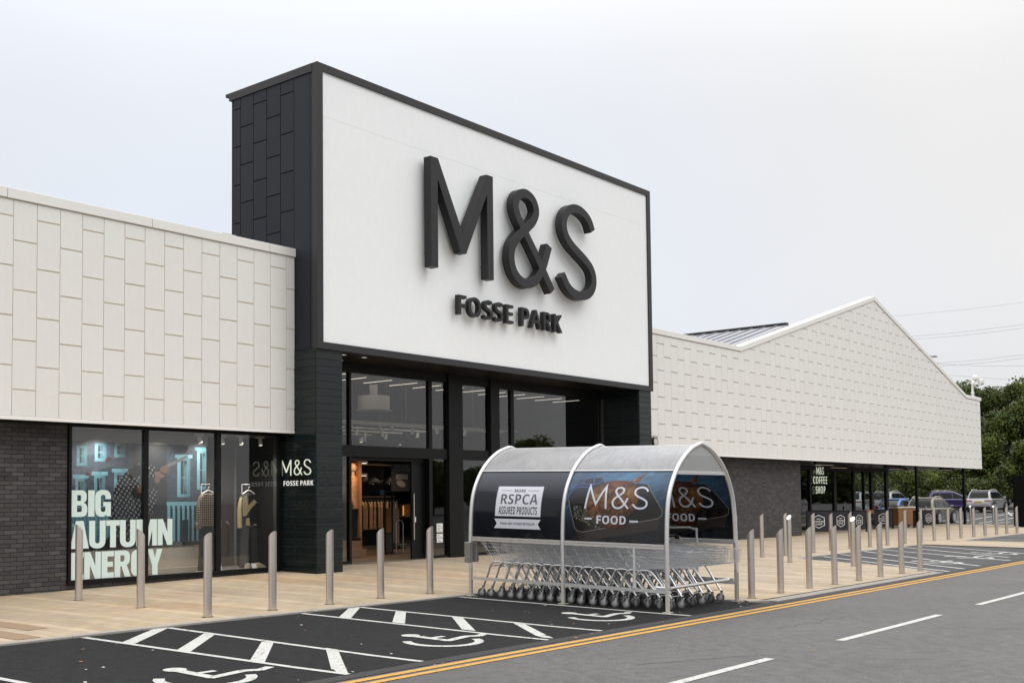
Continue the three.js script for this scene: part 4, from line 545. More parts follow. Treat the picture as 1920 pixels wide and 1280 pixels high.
trackZ.forEach((z, i) => {
  const t = thing('lighting_track', ['white hanging light track nearest the entrance glass', 'second white hanging light track behind the entrance glass', 'third white hanging light track behind the entrance glass', 'fourth white hanging light track behind the entrance glass', 'farthest white hanging light track behind the entrance glass'][i], 'light track', [24, 3.99, z]);
  const L = i < 2 ? 7.6 : 6.4 - i * .3, x0 = i < 2 ? -3.3 : -4 + i * .2; mesh('rail', T(boxUV(rbox(L, .045, .05, .006, 1)), x0 + L / 2, 0, 0), M.whitePaint, t, true);
  for (let k = 0; k < 4; k++) mesh('suspension_wire', bar([x0 + .4 + k * L / 4, 0, 0], [x0 + .4 + k * L / 4, 1.42, 0], .004, 4), M.galvDull, t, true);
  for (let k = 0; k < 5; k++) { const x = x0 + .5 + k * L / 5 + rr(-.3, .3); const b = cyl(.05, .17, 14); b.translate(0, -.17, 0); b.rotateZ(rr(-.35, .35)); b.rotateX(rr(-.3, .3)); b.translate(x, -.06, 0); mesh('lamp_body', [b, bar([x, 0, 0], [x, -.08, 0], .014, 6)], M.whitePaint, t, true); }
});
{ const d = thing('drum_pendant', 'large pale drum pendant hanging behind the upper entrance glass', 'pendant', [23.75, 4.5, -24.2]); mesh('shade', [new THREE.CylinderGeometry(.48, .48, .42, 40, 1, true).translate(0, .25, 0), new THREE.CylinderGeometry(.56, .56, .02, 40).translate(0, .03, 0)], std([.26, .26, .255], .8, { side: THREE.DoubleSide }), d, true); mesh('stem', cyl(.12, .55, 16).translate(0, .46, 0), M.insideGrey, d, true); }
{ // lit alcove with a dressed display figure just inside the door
  const al = thing('display_alcove', 'warm lit timber alcove just inside the entrance doorway', 'alcove', [19.2, .44, -20.9]);
  mesh('back_panel', boxUV(box(18.2, 19.66, .45, 3.2, -21.3, -21.22)), M.insideWood, al); mesh('side_post', boxUV(box(19.66, 19.74, .45, 3.2, -21.3, -20.55)), std([.20, .14, .09], .6), al); mesh('step', boxUV(box(18.2, 19.655, .45, .66, -21.21, -20.3)), M.insideWood, al); mesh('step', boxUV(box(18.2, 19.55, .661, .86, -21.21, -20.42)), M.insideWood, al);
  const l = new THREE.SpotLight(0xffb878, 15, 6, .8, .7, 2); l.position.set(19.1, 3.2, -19.9); l.target.position.set(19.4, 1.2, -20.9); l.castShadow = true; scene.add(l, l.target);
  const lamp = thing('track_spotlight', 'small warm spotlight over the timber alcove in the doorway', 'spotlight', [19.1, 3.26, -19.9]); mesh('lamp_body', cyl(.05, .12, 14), M.whitePaint, lamp, true); mesh('lamp_face', new THREE.CircleGeometry(.04, 14).rotateX(Math.PI / 2).translate(0, -.002, 0), std([.5, .4, .3], .5, { emissive: lin(3, 2.2, 1.3), side: THREE.DoubleSide }), lamp, true);
  for (const [x, y, z, w] of [[20.72, 2.85, -21.5, .22], [23.08, 2.6, -24, .3]]) { const f = thing('ceiling_light', y > 2.7 ? 'bright white box light just inside the doorway top' : 'dim shelf light deep inside the doorway', 'light', [x, y, z]); mesh('housing', rbox(w, .05, .1, .01, 1), M.whitePaint, f, true); mesh('lamp_face', T(new THREE.BoxGeometry(w - .04, .01, .07), 0, -.031, 0), M.strip, f, true); }
  const fig = thing('display_figure', 'display figure in a checked coat and dark trousers inside the doorway', 'mannequin', [19.50, .86, -20.62], .5);
  const coatM = std([1, 1, 1], .9, { map: tex(128, (u, v, i, j) => { const a = (i >> 3) & 1, b = (j >> 3) & 1; const k = a && b ? 1 : a || b ? .5 : .1; return [.46 * k, .31 * k, .19 * k]; }, { srgb: true, repeat: [4, 4] }) });
  mesh('coat', [boxUV(new THREE.LatheGeometry([[.0, 1.62], [.09, 1.61], [.19, 1.53], [.2, 1.3], [.18, 1.1], [.22, .80], [.21, .78]].map((p) => new THREE.Vector2(...p)), 24).scale(1, 1, .62)), boxUV(tube([[.17, 1.54, 0], [.27, 1.3, .02], [.29, 1.05, .06], [.27, .85, .12]], .062, 10)), boxUV(tube([[-.17, 1.54, 0], [-.27, 1.3, .02], [-.29, 1.05, .06], [-.27, .85, .12]], .062, 10))], coatM, fig, true);
  mesh('legs', [tube([[.09, .84, 0], [.1, .45, .01], [.1, .05, 0]], .075, 10), tube([[-.09, .84, 0], [-.1, .45, .01], [-.1, .05, 0]], .075, 10), T(rbox(.09, .07, .24, .03, 2), .1, .035, .05), T(rbox(.09, .07, .24, .03, 2), -.1, .035, .05)], M.blackPlastic, fig, true);
  mesh('head', new THREE.SphereGeometry(.1, 20, 16).scale(.85, 1.2, 1).translate(0, 1.80, 0), std([.25, .19, .15], .6), fig, true); mesh('neck', cyl(.05, .12, 12).translate(0, 1.6, 0), std([.25, .19, .15], .6), fig, true);
  const rack = thing('clothes_rail', 'black rail of hanging checked coats seen through the open doorway', 'clothes rail', [22.75, .44, -23.0], .05);
  mesh('rail', [bar([-.9, 1.42, 0], [.9, 1.42, 0], .016, 8, true), bar([-.88, 0, 0], [-.88, 1.42, 0], .016, 8), bar([.88, 0, 0], [.88, 1.42, 0], .016, 8), T(rbox(.04, .03, .5, .005, 1), -.88, .015, 0), T(rbox(.04, .03, .5, .005, 1), .88, .015, 0)], M.blackPlastic, rack, true);
  const cg = boxUV(prism([[-.2, 0], [.2, 0], [.21, .6], [.13, .72], [.02, .76], [-.02, .76], [-.13, .72], [-.21, .6]], -.03, .03, .012)); for (let i = 0; i < 13; i++) { const o = new THREE.Mesh(cg, coatM); o.name = 'coat'; o.position.set(-.8 + i * .13, .62, 0); o.rotation.y = .9 + rr(-.2, .2); o.castShadow = o.receiveShadow = true; rack.add(o); }
  for (let i = 0; i < 13; i++) mesh('hanger_hook', tube([[-.8 + i * .13, 1.36, 0], [-.8 + i * .13, 1.43, .0], [-.8 + i * .13, 1.45, .02]], .005, 5), M.chrome, rack, true);
  { const l2 = new THREE.SpotLight(0xffd2a0, 9, 7, .7, .8, 2); l2.position.set(22.2, 3.3, -21.6); l2.target.position.set(22.6, .9, -23); scene.add(l2, l2.target); const lp = thing('track_spotlight', 'small spotlight aimed at the rail of checked coats', 'spotlight', [22.2, 3.36, -21.6]); mesh('lamp_body', cyl(.05, .12, 14), M.blackPlastic, lp, true); mesh('lamp_face', new THREE.CircleGeometry(.04, 14).rotateX(Math.PI / 2).translate(0, -.002, 0), std([.5, .4, .3], .5, { emissive: lin(3, 2.3, 1.5), side: THREE.DoubleSide }), lp, true); }
  const mir = thing('standing_mirror', 'tall black framed stand in the middle of the doorway', 'stand', [21.04, .44, -20.9], .35); mesh('frame', [T(rbox(.04, 1.62, .04, .006, 1), -.22, .81, 0), T(rbox(.04, 1.62, .04, .006, 1), .22, .81, 0), T(rbox(.48, .04, .04, .006, 1), 0, 1.63, 0), T(rbox(.4, .03, .03, .005, 1), 0, .55, 0), T(rbox(.4, .03, .03, .005, 1), 0, .04, 0)], M.blackPlastic, mir, true); mesh('panel', T(boxUV(rbox(.4, .5, .012, .003, 1)), 0, .3, 0), std([.05, .045, .04], .8), mir, true);
  const table = thing('basket_stand', 'silver hooped stand with folded checked clothes beside the door leaf', 'stand', [21.75, .44, -21.2], .3);
  mesh('hoop', tube([[-.2, 0, 0], [-.2, .6, 0], [-.19, .82, 0], [-.12, .86, 0], [.12, .86, 0], [.19, .82, 0], [.2, .6, 0], [.2, 0, 0]], .012, 8), M.galv, table, true); mesh('shelf', T(rbox(.42, .03, .4, .006, 1), 0, .22, -.1), M.galv, table, true); mesh('folded_clothes', T(boxUV(rbox(.36, .95, .24, .03, 2)), -.1, .72, -.16), coatM, table, true);
  const amber = thing('lit_shelf_box', 'small amber lit box shelf far inside the doorway', 'shelf', [24.78, 1.34, -24.0]); mesh('case', [box(-.2, .2, 0, .03, -.15, .15), box(-.2, .2, .35, .38, -.15, .15), box(-.2, -.17, .031, .349, -.15, .15), box(.17, .2, .031, .349, -.15, .15)], M.insideWood, amber, true); mesh('lamp_face', box(-.165, .165, .04, .34, -.15, -.13), std([.3, .15, .05], .6, { emissive: lin(.75, .30, .07) }), amber, true);
  const wp = thing('hanging_poster', 'dark hanging poster with white lettering inside the doorway', 'poster', [23.18, 2.1, -22.5], -.5); mesh('print', T(new THREE.PlaneGeometry(.62, .78), 0, .39, .006), std([.25, .25, .25], .6, { map: canvas(256, 320, (c) => { c.fillStyle = '#101216'; c.fillRect(0, 0, 256, 320); c.fillStyle = '#9aa6b4'; c.font = 'bold 34px sans-serif'; c.textAlign = 'center'; c.fillText('THE TASTE', 128, 44); c.fillText('OF AUTUMN', 128, 84); c.fillStyle = '#d9d9d9'; c.fillRect(56, 120, 150, 60); c.beginPath(); c.ellipse(120, 230, 60, 36, .4, 0, 7); c.fill(); }) }), wp, true); mesh('board', T(rbox(.62, .78, .008, .002, 1), 0, .39, 0), M.blackPlastic, wp, true);
  for (const [x, n] of [[23.53, 'first'], [24.2, 'second'], [24.82, 'third']]) { const pl = thing('dome_pendant', `${n} black dome pendant lamp counted from the alcove side of the doorway`, 'pendant', [x, 2.33, -24]); mesh('shade', new THREE.LatheGeometry([[.24, 0], [.22, .07], [.14, .15], [.05, .2], [.0, .22]].map((p) => new THREE.Vector2(...p)), 24), std([.012, .012, .012], .4, { side: THREE.DoubleSide }), pl, true); mesh('bulb', new THREE.SphereGeometry(.05, 12, 10).translate(0, .05, 0), std([.5, .4, .3], .5, { emissive: lin(2.2, 1.5, .8) }), pl, true); mesh('cord', bar([0, .22, 0], [0, 3.05, 0], .006, 4), M.blackPlastic, pl, true); }
  const bench = thing('wall_shelf_unit', 'dark wall shelf with small folded goods behind the rail of coats', 'shelves', [24.2, .44, -25.6]); mesh('shelf', [0.5, 1, 1.5, 2, 2.5].map((y) => box(-1.6, 1.6, y, y + .04, -.25, .25)), M.insideWood, bench, true); mesh('back', box(-1.6, 1.6, 0, 2.6, -.29, -.251), M.inside, bench, true); for (let i = 0; i < 22; i++) { const y = [.54, 1.04, 1.54, 2.04][i % 4]; mesh('folded_goods', T(rbox(rr(.16, .26), rr(.1, .28), .3, .02, 1), -1.4 + (i * .61) % 2.8, y + .1, 0), std([rr(.03, .3), rr(.03, .2), rr(.03, .16)], .8), bench, true); }
}

const BOLLARDS = {"shop": [[9.69, -16.48, -1.57, 1.064], [9.53, -14.54, -1.57, 1.025], [9.31, -12.65, 0, 1.004], [10.45, -12.7, 0, 0.998], [11.55, -12.72, 0, 0.996], [12.72, -12.82, 0, 0.986], [13.87, -12.82, 0, 0.996]], "kerb": [[16.82, -8.45, 0, 1.003], [18.01, -8.5, 0, 0.983], [19.23, -8.52, 0, 0.989], [20.3, -8.49, 0, 0.985], [21.45, -8.48, 0, 0.98], [22.65, -8.5, 0, 0.994], [23.82, -8.48, 0, 0.993], [24.87, -8.45, 0, 1.016]], "back": [[25.76, -13.36, 0, 0.97], [27.04, -13.26, 0, 1.002], [28.13, -13.11, 0, 1.015], [29.82, -13.07, 0, 0.993], [31.19, -13.13, 0, 0.973], [32.69, -13.16, 0, 0.981], [34.01, -13.07, 0, 0.994], [35.36, -13.02, 0, 0.994], [36.78, -12.96, 0, 0.993], [38.07, -12.88, 0, 0.995], [39.57, -12.93, 0, 0.994], [40.94, -12.89, 0, 0.995], [42.36, -12.88, 0, 1.014], [43.61, -12.8, 0, 1.002], [44.89, -12.76, 0, 0.998], [46.51, -12.78, 0, 0.99], [47.61, -12.7, 0, 0.989], [48.58, -12.56, 0, 0.991]], "side": [[25.58, -11.82, 1.57, 1.024], [25.36, -10.15, 1.57, 1.021]], "car": [[56.53, -19.92, 1.57, 0.897], [57.31, -19.12, 1.57, 0.887], [67.24, -19.89, 1.57, 0.996], [67.39, -18.67, 1.57, 0.986]]};

// ---------------------------------------------------------------- trolley shelter
{
  const xa = 14.14, xb = 16.27, zs = [-12.16, -10.285, -8.43], gz = (z) => G(xa, z), cx = (xa + xb) / 2, rx = (xb - xa) / 2;
  const sh = thing('trolley_shelter', 'arched aluminium trolley shelter with dark food posters and a clear barrel roof', 'trolley shelter', [cx, gz(-10.28), -10.28]);
  const prof = new THREE.CatmullRomCurve3([[0, .92], [.012, 1.2], [.045, 1.5], [.10, 1.70], [.18, 1.86], [.335, 2.07], [.55, 2.25], [.80, 2.385], [1.065, 2.455]].map((p) => V(p[0], p[1], 0)), false, 'centripetal'); const HP = Math.PI / 2;
  const arcP = (a, z, r = 0) => { const right = a > HP, t = Math.min(1, (right ? Math.PI - a : a) / HP), q = prof.getPointAt(t), d = prof.getTangentAt(t); const o = q.x + d.y * r, y = q.y - d.x * r; return V(right ? xb - o : xa + o, gz(z) + y, z); }; const aAt = (y) => { let lo = 0, hi = HP; for (let i = 0; i < 40; i++) { const m = (lo + hi) / 2; prof.getPointAt(m / HP).y < y ? (lo = m) : (hi = m); } return lo; };
  const hoop = (z, r) => { const p = []; for (const y of [.44, .6, .76]) p.push(V(xa, gz(z) + y, z)); for (let i = 0; i <= 28; i++) p.push(arcP(Math.PI * i / 28, z)); for (const y of [.76, .6, .44]) p.push(V(xb, gz(z) + y, z)); return tube(p, r, 10, false, 120); };
  zs.forEach((z, i) => { mesh('hoop', hoop(z, .033), M.alu, sh);
    for (const x of [xa, xb]) { if (x === xb && i === 2) mesh('foot', [T(boxUV(rbox(.016, .5, .05, .003, 1)), x - .026, gz(z) + .25, z), T(boxUV(rbox(.016, .5, .05, .003, 1)), x + .026, gz(z) + .25, z)], M.aluWorn, sh); else mesh('foot', T(boxUV(rbox(.05, .5, .05, .006, 1)), x, gz(z) + .25, z), M.aluWorn, sh); mesh('base_plate', T(boxUV(rbox(.13, .012, .12, .003, 1)), x, gz(z) - .012, z), M.aluWorn, sh); if (x === xb) mesh('rear_channel', tube([...Array(15)].map((_, k) => arcP(Math.PI * (1 - k / 30), z).add(V(-.045, -.01, 0))).reverse(), .02, 6), M.aluWorn, sh); } });
  const beam = (x, h, z0, z1, w, d) => { const A = V(x, gz(z0) + h, z0), B = V(x, gz(z1) + h, z1); const g = boxUV(new THREE.BoxGeometry(d, w, A.distanceTo(B))); g.rotateX(-Math.atan2(B.y - A.y, B.z - A.z)); const m = A.add(B).multiplyScalar(.5); return T(g, m.x, m.y, m.z); };
  for (let b = 0; b < 2; b++) { const z0 = zs[b] + .034, z1 = zs[b + 1] - .034;
    for (const x of [xa, xb]) { mesh('top_rail', [beam(x, .945, z0, z1, .026, .045), beam(x, .908, z0, z1, .036, .03)], M.alu, sh); mesh('bottom_rail', beam(x, .28, z0, z1, .05, .025), M.alu, sh); }
    // posters follow the curve of the hoops
    for (const side of [0, 1]) { const N = 14, a0 = aAt(.962), a1 = aAt(2.03), prof = []; for (let k = 0; k <= N; k++) { const p = arcP(a0 + (a1 - a0) * k / N, 0, .012); prof.push([p.x - xa, p.y - gz(0)]); }
      const pos = [], uv = [], idx = []; prof.forEach(([o, y], k) => { for (const [z, u] of [[z0, 0], [z1, 1]]) { pos.push(side ? xb - o : xa + o, gz(z) + y, z); uv.push(side ? u : u, k / N); } }); for (let k = 0; k < N; k++) { const a = 2 * k; idx.push(a, a + 1, a + 3, a, a + 3, a + 2); }
      const g = new THREE.BufferGeometry(); g.setAttribute('position', new THREE.Float32BufferAttribute(pos, 3)); g.setAttribute('uv', new THREE.Float32BufferAttribute(uv, 2)); g.setIndex(idx); g.computeVertexNormals();
      const back = g.clone(); back.translate(.008, 0, 0);
      mesh(b ? 'food_poster' : 'notice_poster', g, b ? M.adFood ??= phys([.56, .60, .68], .22, { map: adFood(), clearcoat: .35, clearcoatRoughness: .05, specularIntensity: .5, side: THREE.DoubleSide }) : M.adNote ??= phys([.82, .82, .84], .2, { map: adNote(), clearcoat: .35, clearcoatRoughness: .05, specularIntensity: .5, side: THREE.DoubleSide }), sh);
      const [o, y] = prof[N]; mesh('poster_trim', bar([side ? xb - o : xa + o, gz(z0) + y + .012, z0], [side ? xb - o : xa + o, gz(z1) + y + .012, z1], .013, 6), M.alu, sh); }
    { const N = 20, a0 = aAt(2.045), pos = [], uv = [], idx = []; for (let k = 0; k <= N; k++) { const a = a0 + (Math.PI - 2 * a0) * k / N; for (const z of [z0, z1]) { const p = arcP(a, z, .012); pos.push(p.x, p.y, p.z); uv.push(z, k / N * 1.8); } } for (let k = 0; k < N; k++) { const a = 2 * k; idx.push(a, a + 1, a + 3, a, a + 3, a + 2); }
      const g = new THREE.BufferGeometry(); g.setAttribute('position', new THREE.Float32BufferAttribute(pos, 3)); g.setAttribute('uv', new THREE.Float32BufferAttribute(uv, 2)); g.setIndex(idx); g.computeVertexNormals(); mesh('roof_sheet', g, M.poly, sh); }
    mesh('ridge_bar', bar(V(cx, gz(z0) + 2.42, z0), V(cx, gz(z1) + 2.42, z1), .012, 6), M.aluWorn, sh); }
  // clear gable pane and its rail on the road end
  { const z = zs[2], y = 2.05, aR = aAt(y), hw = rx - prof.getPointAt(aR / HP).x; const pts = []; for (let i = 0; i <= 24; i++) { const a = aR + (Math.PI - 2 * aR) * i / 24; const p = arcP(a, z, .03); pts.push([p.x, p.y]); } mesh('gable_pane', boxUV(prism(pts, z - .004, z + .002)), M.polyEnd, sh); mesh('gable_rail', T(boxUV(rbox(2 * hw, .05, .03, .004, 1)), cx, gz(z) + y - .045, z), M.alu, sh); }
  // guard posts, guard bar and barrier
  mesh('guard_post', [T(cyl(.022, .60, 10), xa, gz(-9) + .30, -8.99), T(cyl(.04, .014, 12), xa, gz(-9) + .305, -8.99), T(cyl(.03, .1, 12), xa, gz(-9) + .31, -8.99)], M.alu, sh);
  mesh('guard_post', [T(cyl(.02, .86, 10), xb - .02, gz(-9.1) + .27, -9.12), T(cyl(.035, .12, 12), xb - .02, gz(-9.1) + .28, -9.12)], M.alu, sh);
  mesh('guard_bar', tube([[xb - .02, gz(-9.1) + 1.10, -9.12], [xb - .02, gz(-9.1) + 1.13, -9.2], [xb - .02, gz(-9.1) + 1.13, -9.6], [xb - .02, gz(-10) + 1.12, -10.3]], .02, 8), M.galvDull, sh);
  mesh('barrier_bar', [bar([xa + .02, gz(-8.43) + .335, -8.40], [xb - .35, gz(-8.43) + .35, -8.40], .024, 10, true), bar([xa + .02, gz(-8.43) + .335, -8.40], [xa + .02, gz(-8.43) + .335, -8.62], .03, 10, true), T(new THREE.SphereGeometry(.03, 12, 10), xb - .35, gz(-8.43) + .35, -8.40)], M.alu, sh);
  mesh('bumper_rail', beam(xb - .12, .33, -9.3, -8.42, .05, .02), M.alu, sh);
  mesh('leaflet_box', [T(boxUV(rbox(.05, .34, .13, .02, 2)), xa - .03, gz(-12.16) + .70, -12.19), T(boxUV(rbox(.045, .32, .12, .01, 1)), xa + .08, gz(-12.16) + .70, -12.13)], M.boxGrey ??= std([.20, .195, .185], .5, { metalness: .3 }), sh);
}
function adNote() { return canvas(1024, 760, (c, W, H) => {
  const g = c.createLinearGradient(0, 0, 0, H); g.addColorStop(0, '#1a2436'); g.addColorStop(.35, '#131a27'); g.addColorStop(1, '#0b0e14'); c.fillStyle = g; c.fillRect(0, 0, W, H);
  const x0 = 262, x1 = 790, y0 = 190, y1 = 530; c.fillStyle = '#d7dae2'; c.fillRect(x0, y0, x1 - x0, y1 - y0);
  c.fillStyle = '#131a27'; for (let x = x0 + 6; x < x1; x += 14) for (const y of [y0, y1]) { c.beginPath(); c.arc(x, y, 4.6, 0, 7); c.fill(); } for (let y = y0 + 6; y < y1; y += 14) for (const x of [x0, x1]) { c.beginPath(); c.arc(x, y, 4.6, 0, 7); c.fill(); }
  c.fillStyle = '#20232a'; c.textAlign = 'center'; c.textBaseline = 'alphabetic'; const mid = (x0 + x1) / 2;
  const fit = (s, y, w, h, f, x = mid) => { c.save(); c.font = f + ' 100px sans-serif'; const m = c.measureText(s).width; c.translate(x, y); c.scale(w / m, h / 71); c.fillText(s, 0, 0); c.restore(); };
  fit('MORE', 262, 138, 36, 'bold'); c.fillRect(x0 + 48, 240, 128, 5); c.fillRect(x1 - 176, 240, 128, 5);
  fit('RSPCA', 396, 440, 112, 'bold'); // inline stroke
  c.save(); c.font = 'bold 100px sans-serif'; const m = c.measureText('RSPCA').width; c.translate(mid, 396); c.scale(440 / m, 112 / 71); c.strokeStyle = '#d7dae2'; c.restore();
  c.save(); c.font = '100px sans-serif'; const m2 = c.measureText('RSPCA').width; c.translate(mid, 394); c.scale(430 / m2, 106 / 71); c.strokeStyle = '#cfd3dc'; c.lineWidth = 1.6; c.strokeText('RSPCA', 0, 0); c.restore();
  fit('ASSURED PRODUCTS', 506, 446, 82, 'bold');
  c.fillStyle = '#ced2da'; c.beginPath(); c.moveTo(x0 - 4, 556); c.lineTo(x1 + 4, 556); c.lineTo(x1 - 28, 608); c.lineTo(x1 + 4, 660); c.lineTo(x0 - 4, 660); c.lineTo(x0 + 28, 608); c.closePath(); c.fill(); c.fillStyle = '#20232a'; fit('THAN ANY OTHER RETAILER', 620, 400, 25, 'bold');
}); }
function adFood() { return canvas(1024, 760, (c, W, H) => {
  const k = W / 1560, X = (x) => (x - 60) * k, Y = (y) => (y - 100) * H / 1150; // drawn in the coordinates of the print
  const g = c.createLinearGradient(0, 0, W, H); g.addColorStop(0, '#27425e'); g.addColorStop(.45, '#4a86a6'); g.addColorStop(.6, '#35607d'); g.addColorStop(1, '#121a26'); c.fillStyle = g; c.fillRect(0, 0, W, H);
  for (let i = 0; i < 900; i++) { const x = hash(i, 1) * W, y = hash(i, 2) * H; c.fillStyle = `rgba(${hash(i, 3) > .5 ? '140,190,215' : '10,20,34'},${.03 + .05 * hash(i, 4)})`; c.beginPath(); c.ellipse(x, y, 20 + 60 * hash(i, 5), 8 + 22 * hash(i, 6), -.5, 0, 7); c.fill(); }
  const dk = c.createLinearGradient(0, H * .45, 0, H); dk.addColorStop(0, 'rgba(8,10,14,0)'); dk.addColorStop(.5, 'rgba(8,10,14,.72)'); dk.addColorStop(1, 'rgba(6,7,10,.93)'); c.fillStyle = dk; c.fillRect(0, 0, W, H);
  const P = (pts) => { c.beginPath(); pts.forEach((p, i) => (i ? c.lineTo(X(p[0]), Y(p[1])) : c.moveTo(X(p[0]), Y(p[1])))); };
  c.fillStyle = '#1b2230'; P([[60, 700], [90, 480], [230, 260], [330, 220], [560, 220], [620, 330], [560, 520], [300, 620]]); c.fill(); c.strokeStyle = '#4a78c4'; c.lineWidth = 9; for (const q of [[[60, 430], [240, 330], [300, 240], [420, 225], [440, 330], [400, 420]], [[60, 620], [140, 430], [260, 390], [420, 400]], [[240, 330], [420, 340], [560, 300], [570, 230]]]) { c.globalAlpha = .75; c.beginPath(); const cc = new THREE.CatmullRomCurve3(q.map((p) => V(X(p[0]), Y(p[1]), 0))).getPoints(30); cc.forEach((p, i) => (i ? c.lineTo(p.x, p.y) : c.moveTo(p.x, p.y))); c.stroke(); c.globalAlpha = 1; }
  // roasting tin
  c.fillStyle = '#16120f'; P([[90, 600], [220, 1060], [300, 1110], [380, 1110], [1540, 860], [1580, 760], [1290, 340], [1150, 320], [600, 420], [300, 560]]); c.fill();
  c.fillStyle = '#332b24'; P([[240, 1100], [330, 1120], [1550, 850], [1500, 1040], [420, 1240], [300, 1240]]); c.fill();
  c.strokeStyle = '#a99f92'; c.lineWidth = 4; c.lineJoin = 'round'; P([[90, 600], [220, 1050], [260, 1095], [350, 1110], [1500, 875], [1565, 830], [1570, 750], [1290, 335]]); c.stroke();
  // roast bird: shaded ellipses
  const blob = (x, y, rx, ry, a, c0, c1) => { const q = c.createRadialGradient(X(x - rx * .25), Y(y - ry * .35), 5, X(x), Y(y), Math.max(rx, ry) * k); q.addColorStop(0, c0); q.addColorStop(1, c1); c.fillStyle = q; c.beginPath(); c.ellipse(X(x), Y(y), rx * k, ry * H / 1150, a, 0, 7); c.fill(); };
  blob(740, 640, 330, 360, .2, '#9c6c38', '#3a2012'); blob(600, 620, 220, 270, .3, '#a97a38', '#5a2c12'); blob(1040, 560, 150, 250, -.1, '#a9722f', '#4a230f'); blob(560, 800, 170, 120, 0, '#8a5226', '#3a1a0c'); blob(830, 930, 250, 130, .1, '#6d2f17', '#2a1009');
  blob(860, 340, 240, 70, .02, '#7a3a22', '#43190f'); c.fillStyle = '#6e3a24'; P([[1000, 290], [1090, 300], [1140, 320], [1190, 210], [1245, 130], [1225, 125], [1130, 200]]); c.fill(); c.fillStyle = '#b07a44'; P([[1030, 285], [1100, 270], [1120, 225], [1060, 250]]); c.fill();
  for (let i = 0; i < 5200; i++) { const a = hash(i, 41) * 6.28, r = Math.sqrt(hash(i, 42)), x = 770 + Math.cos(a) * r * 350, y = 660 + Math.sin(a) * r * 350; const n = fbm(x * .012, y * .012, 3, 4); c.fillStyle = n > .08 ? 'rgba(176,134,76,.22)' : n > -.08 ? 'rgba(96,60,32,.24)' : 'rgba(38,16,8,.26)'; c.beginPath(); c.ellipse(X(x), Y(y), 2 + 7 * hash(i, 43), 1.5 + 3.5 * hash(i, 44), 1.2 + n * 3, 0, 7); c.fill(); }
  for (let i = 0; i < 1500; i++) { const a = hash(i, 11) * 6.28, r = Math.sqrt(hash(i, 12)); const x = 760 + Math.cos(a) * r * 340, y = 650 + Math.sin(a) * r * 350; c.fillStyle = hash(i, 13) > .6 ? 'rgba(205,150,80,.16)' : 'rgba(50,18,8,.22)'; c.beginPath(); c.arc(X(x), Y(y), 1.5 + 4 * hash(i, 14), 0, 7); c.fill(); }
  for (let i = 0; i < 420; i++) { const x = 190 + hash(i, 21) * 470, y = 700 + hash(i, 22) * 390 * (.4 + .6 * (x - 100) / 560); if (y > 1090 || (x > 420 && y < 860)) continue; c.fillStyle = ['#4a5c26', '#6b7d38', '#2a3317', '#8d8a74', '#3a1710', '#c6c4bb'][Math.floor(hash(i, 23) * 6)]; c.globalAlpha = .75; c.beginPath(); c.ellipse(X(x), Y(y), 3 + 7 * hash(i, 24), 2 + 4 * hash(i, 25), hash(i, 26) * 3, 0, 7); c.fill(); c.globalAlpha = 1; }
  for (let i = 0; i < 220; i++) { c.fillStyle = `rgba(190,205,215,${.1 + .25 * hash(i, 34)})`; const x = 1120 + 420 * hash(i, 31), y = 1130 + 100 * hash(i, 32); c.beginPath(); c.arc(X(x), Y(y), 1 + 2 * hash(i, 33), 0, 7); c.fill(); }
  c.strokeStyle = '#eceef2'; drawMS(c, X(378), Y(745), Y(745) - Y(378), 19, .12);
  c.fillStyle = '#eceef2'; c.font = 'bold 100px sans-serif'; c.textAlign = 'center'; c.save(); c.translate(X(795), Y(975)); const m = c.measureText('FOOD').width; c.scale((X(1035) - X(550)) / m, (Y(975) - Y(850)) / 71); c.fillText('FOOD', 0, 0); c.restore(); c.fillRect(X(375), Y(888), X(492) - X(375), 17); c.fillRect(X(1080), Y(912), X(1212) - X(1080), 17);
}); }

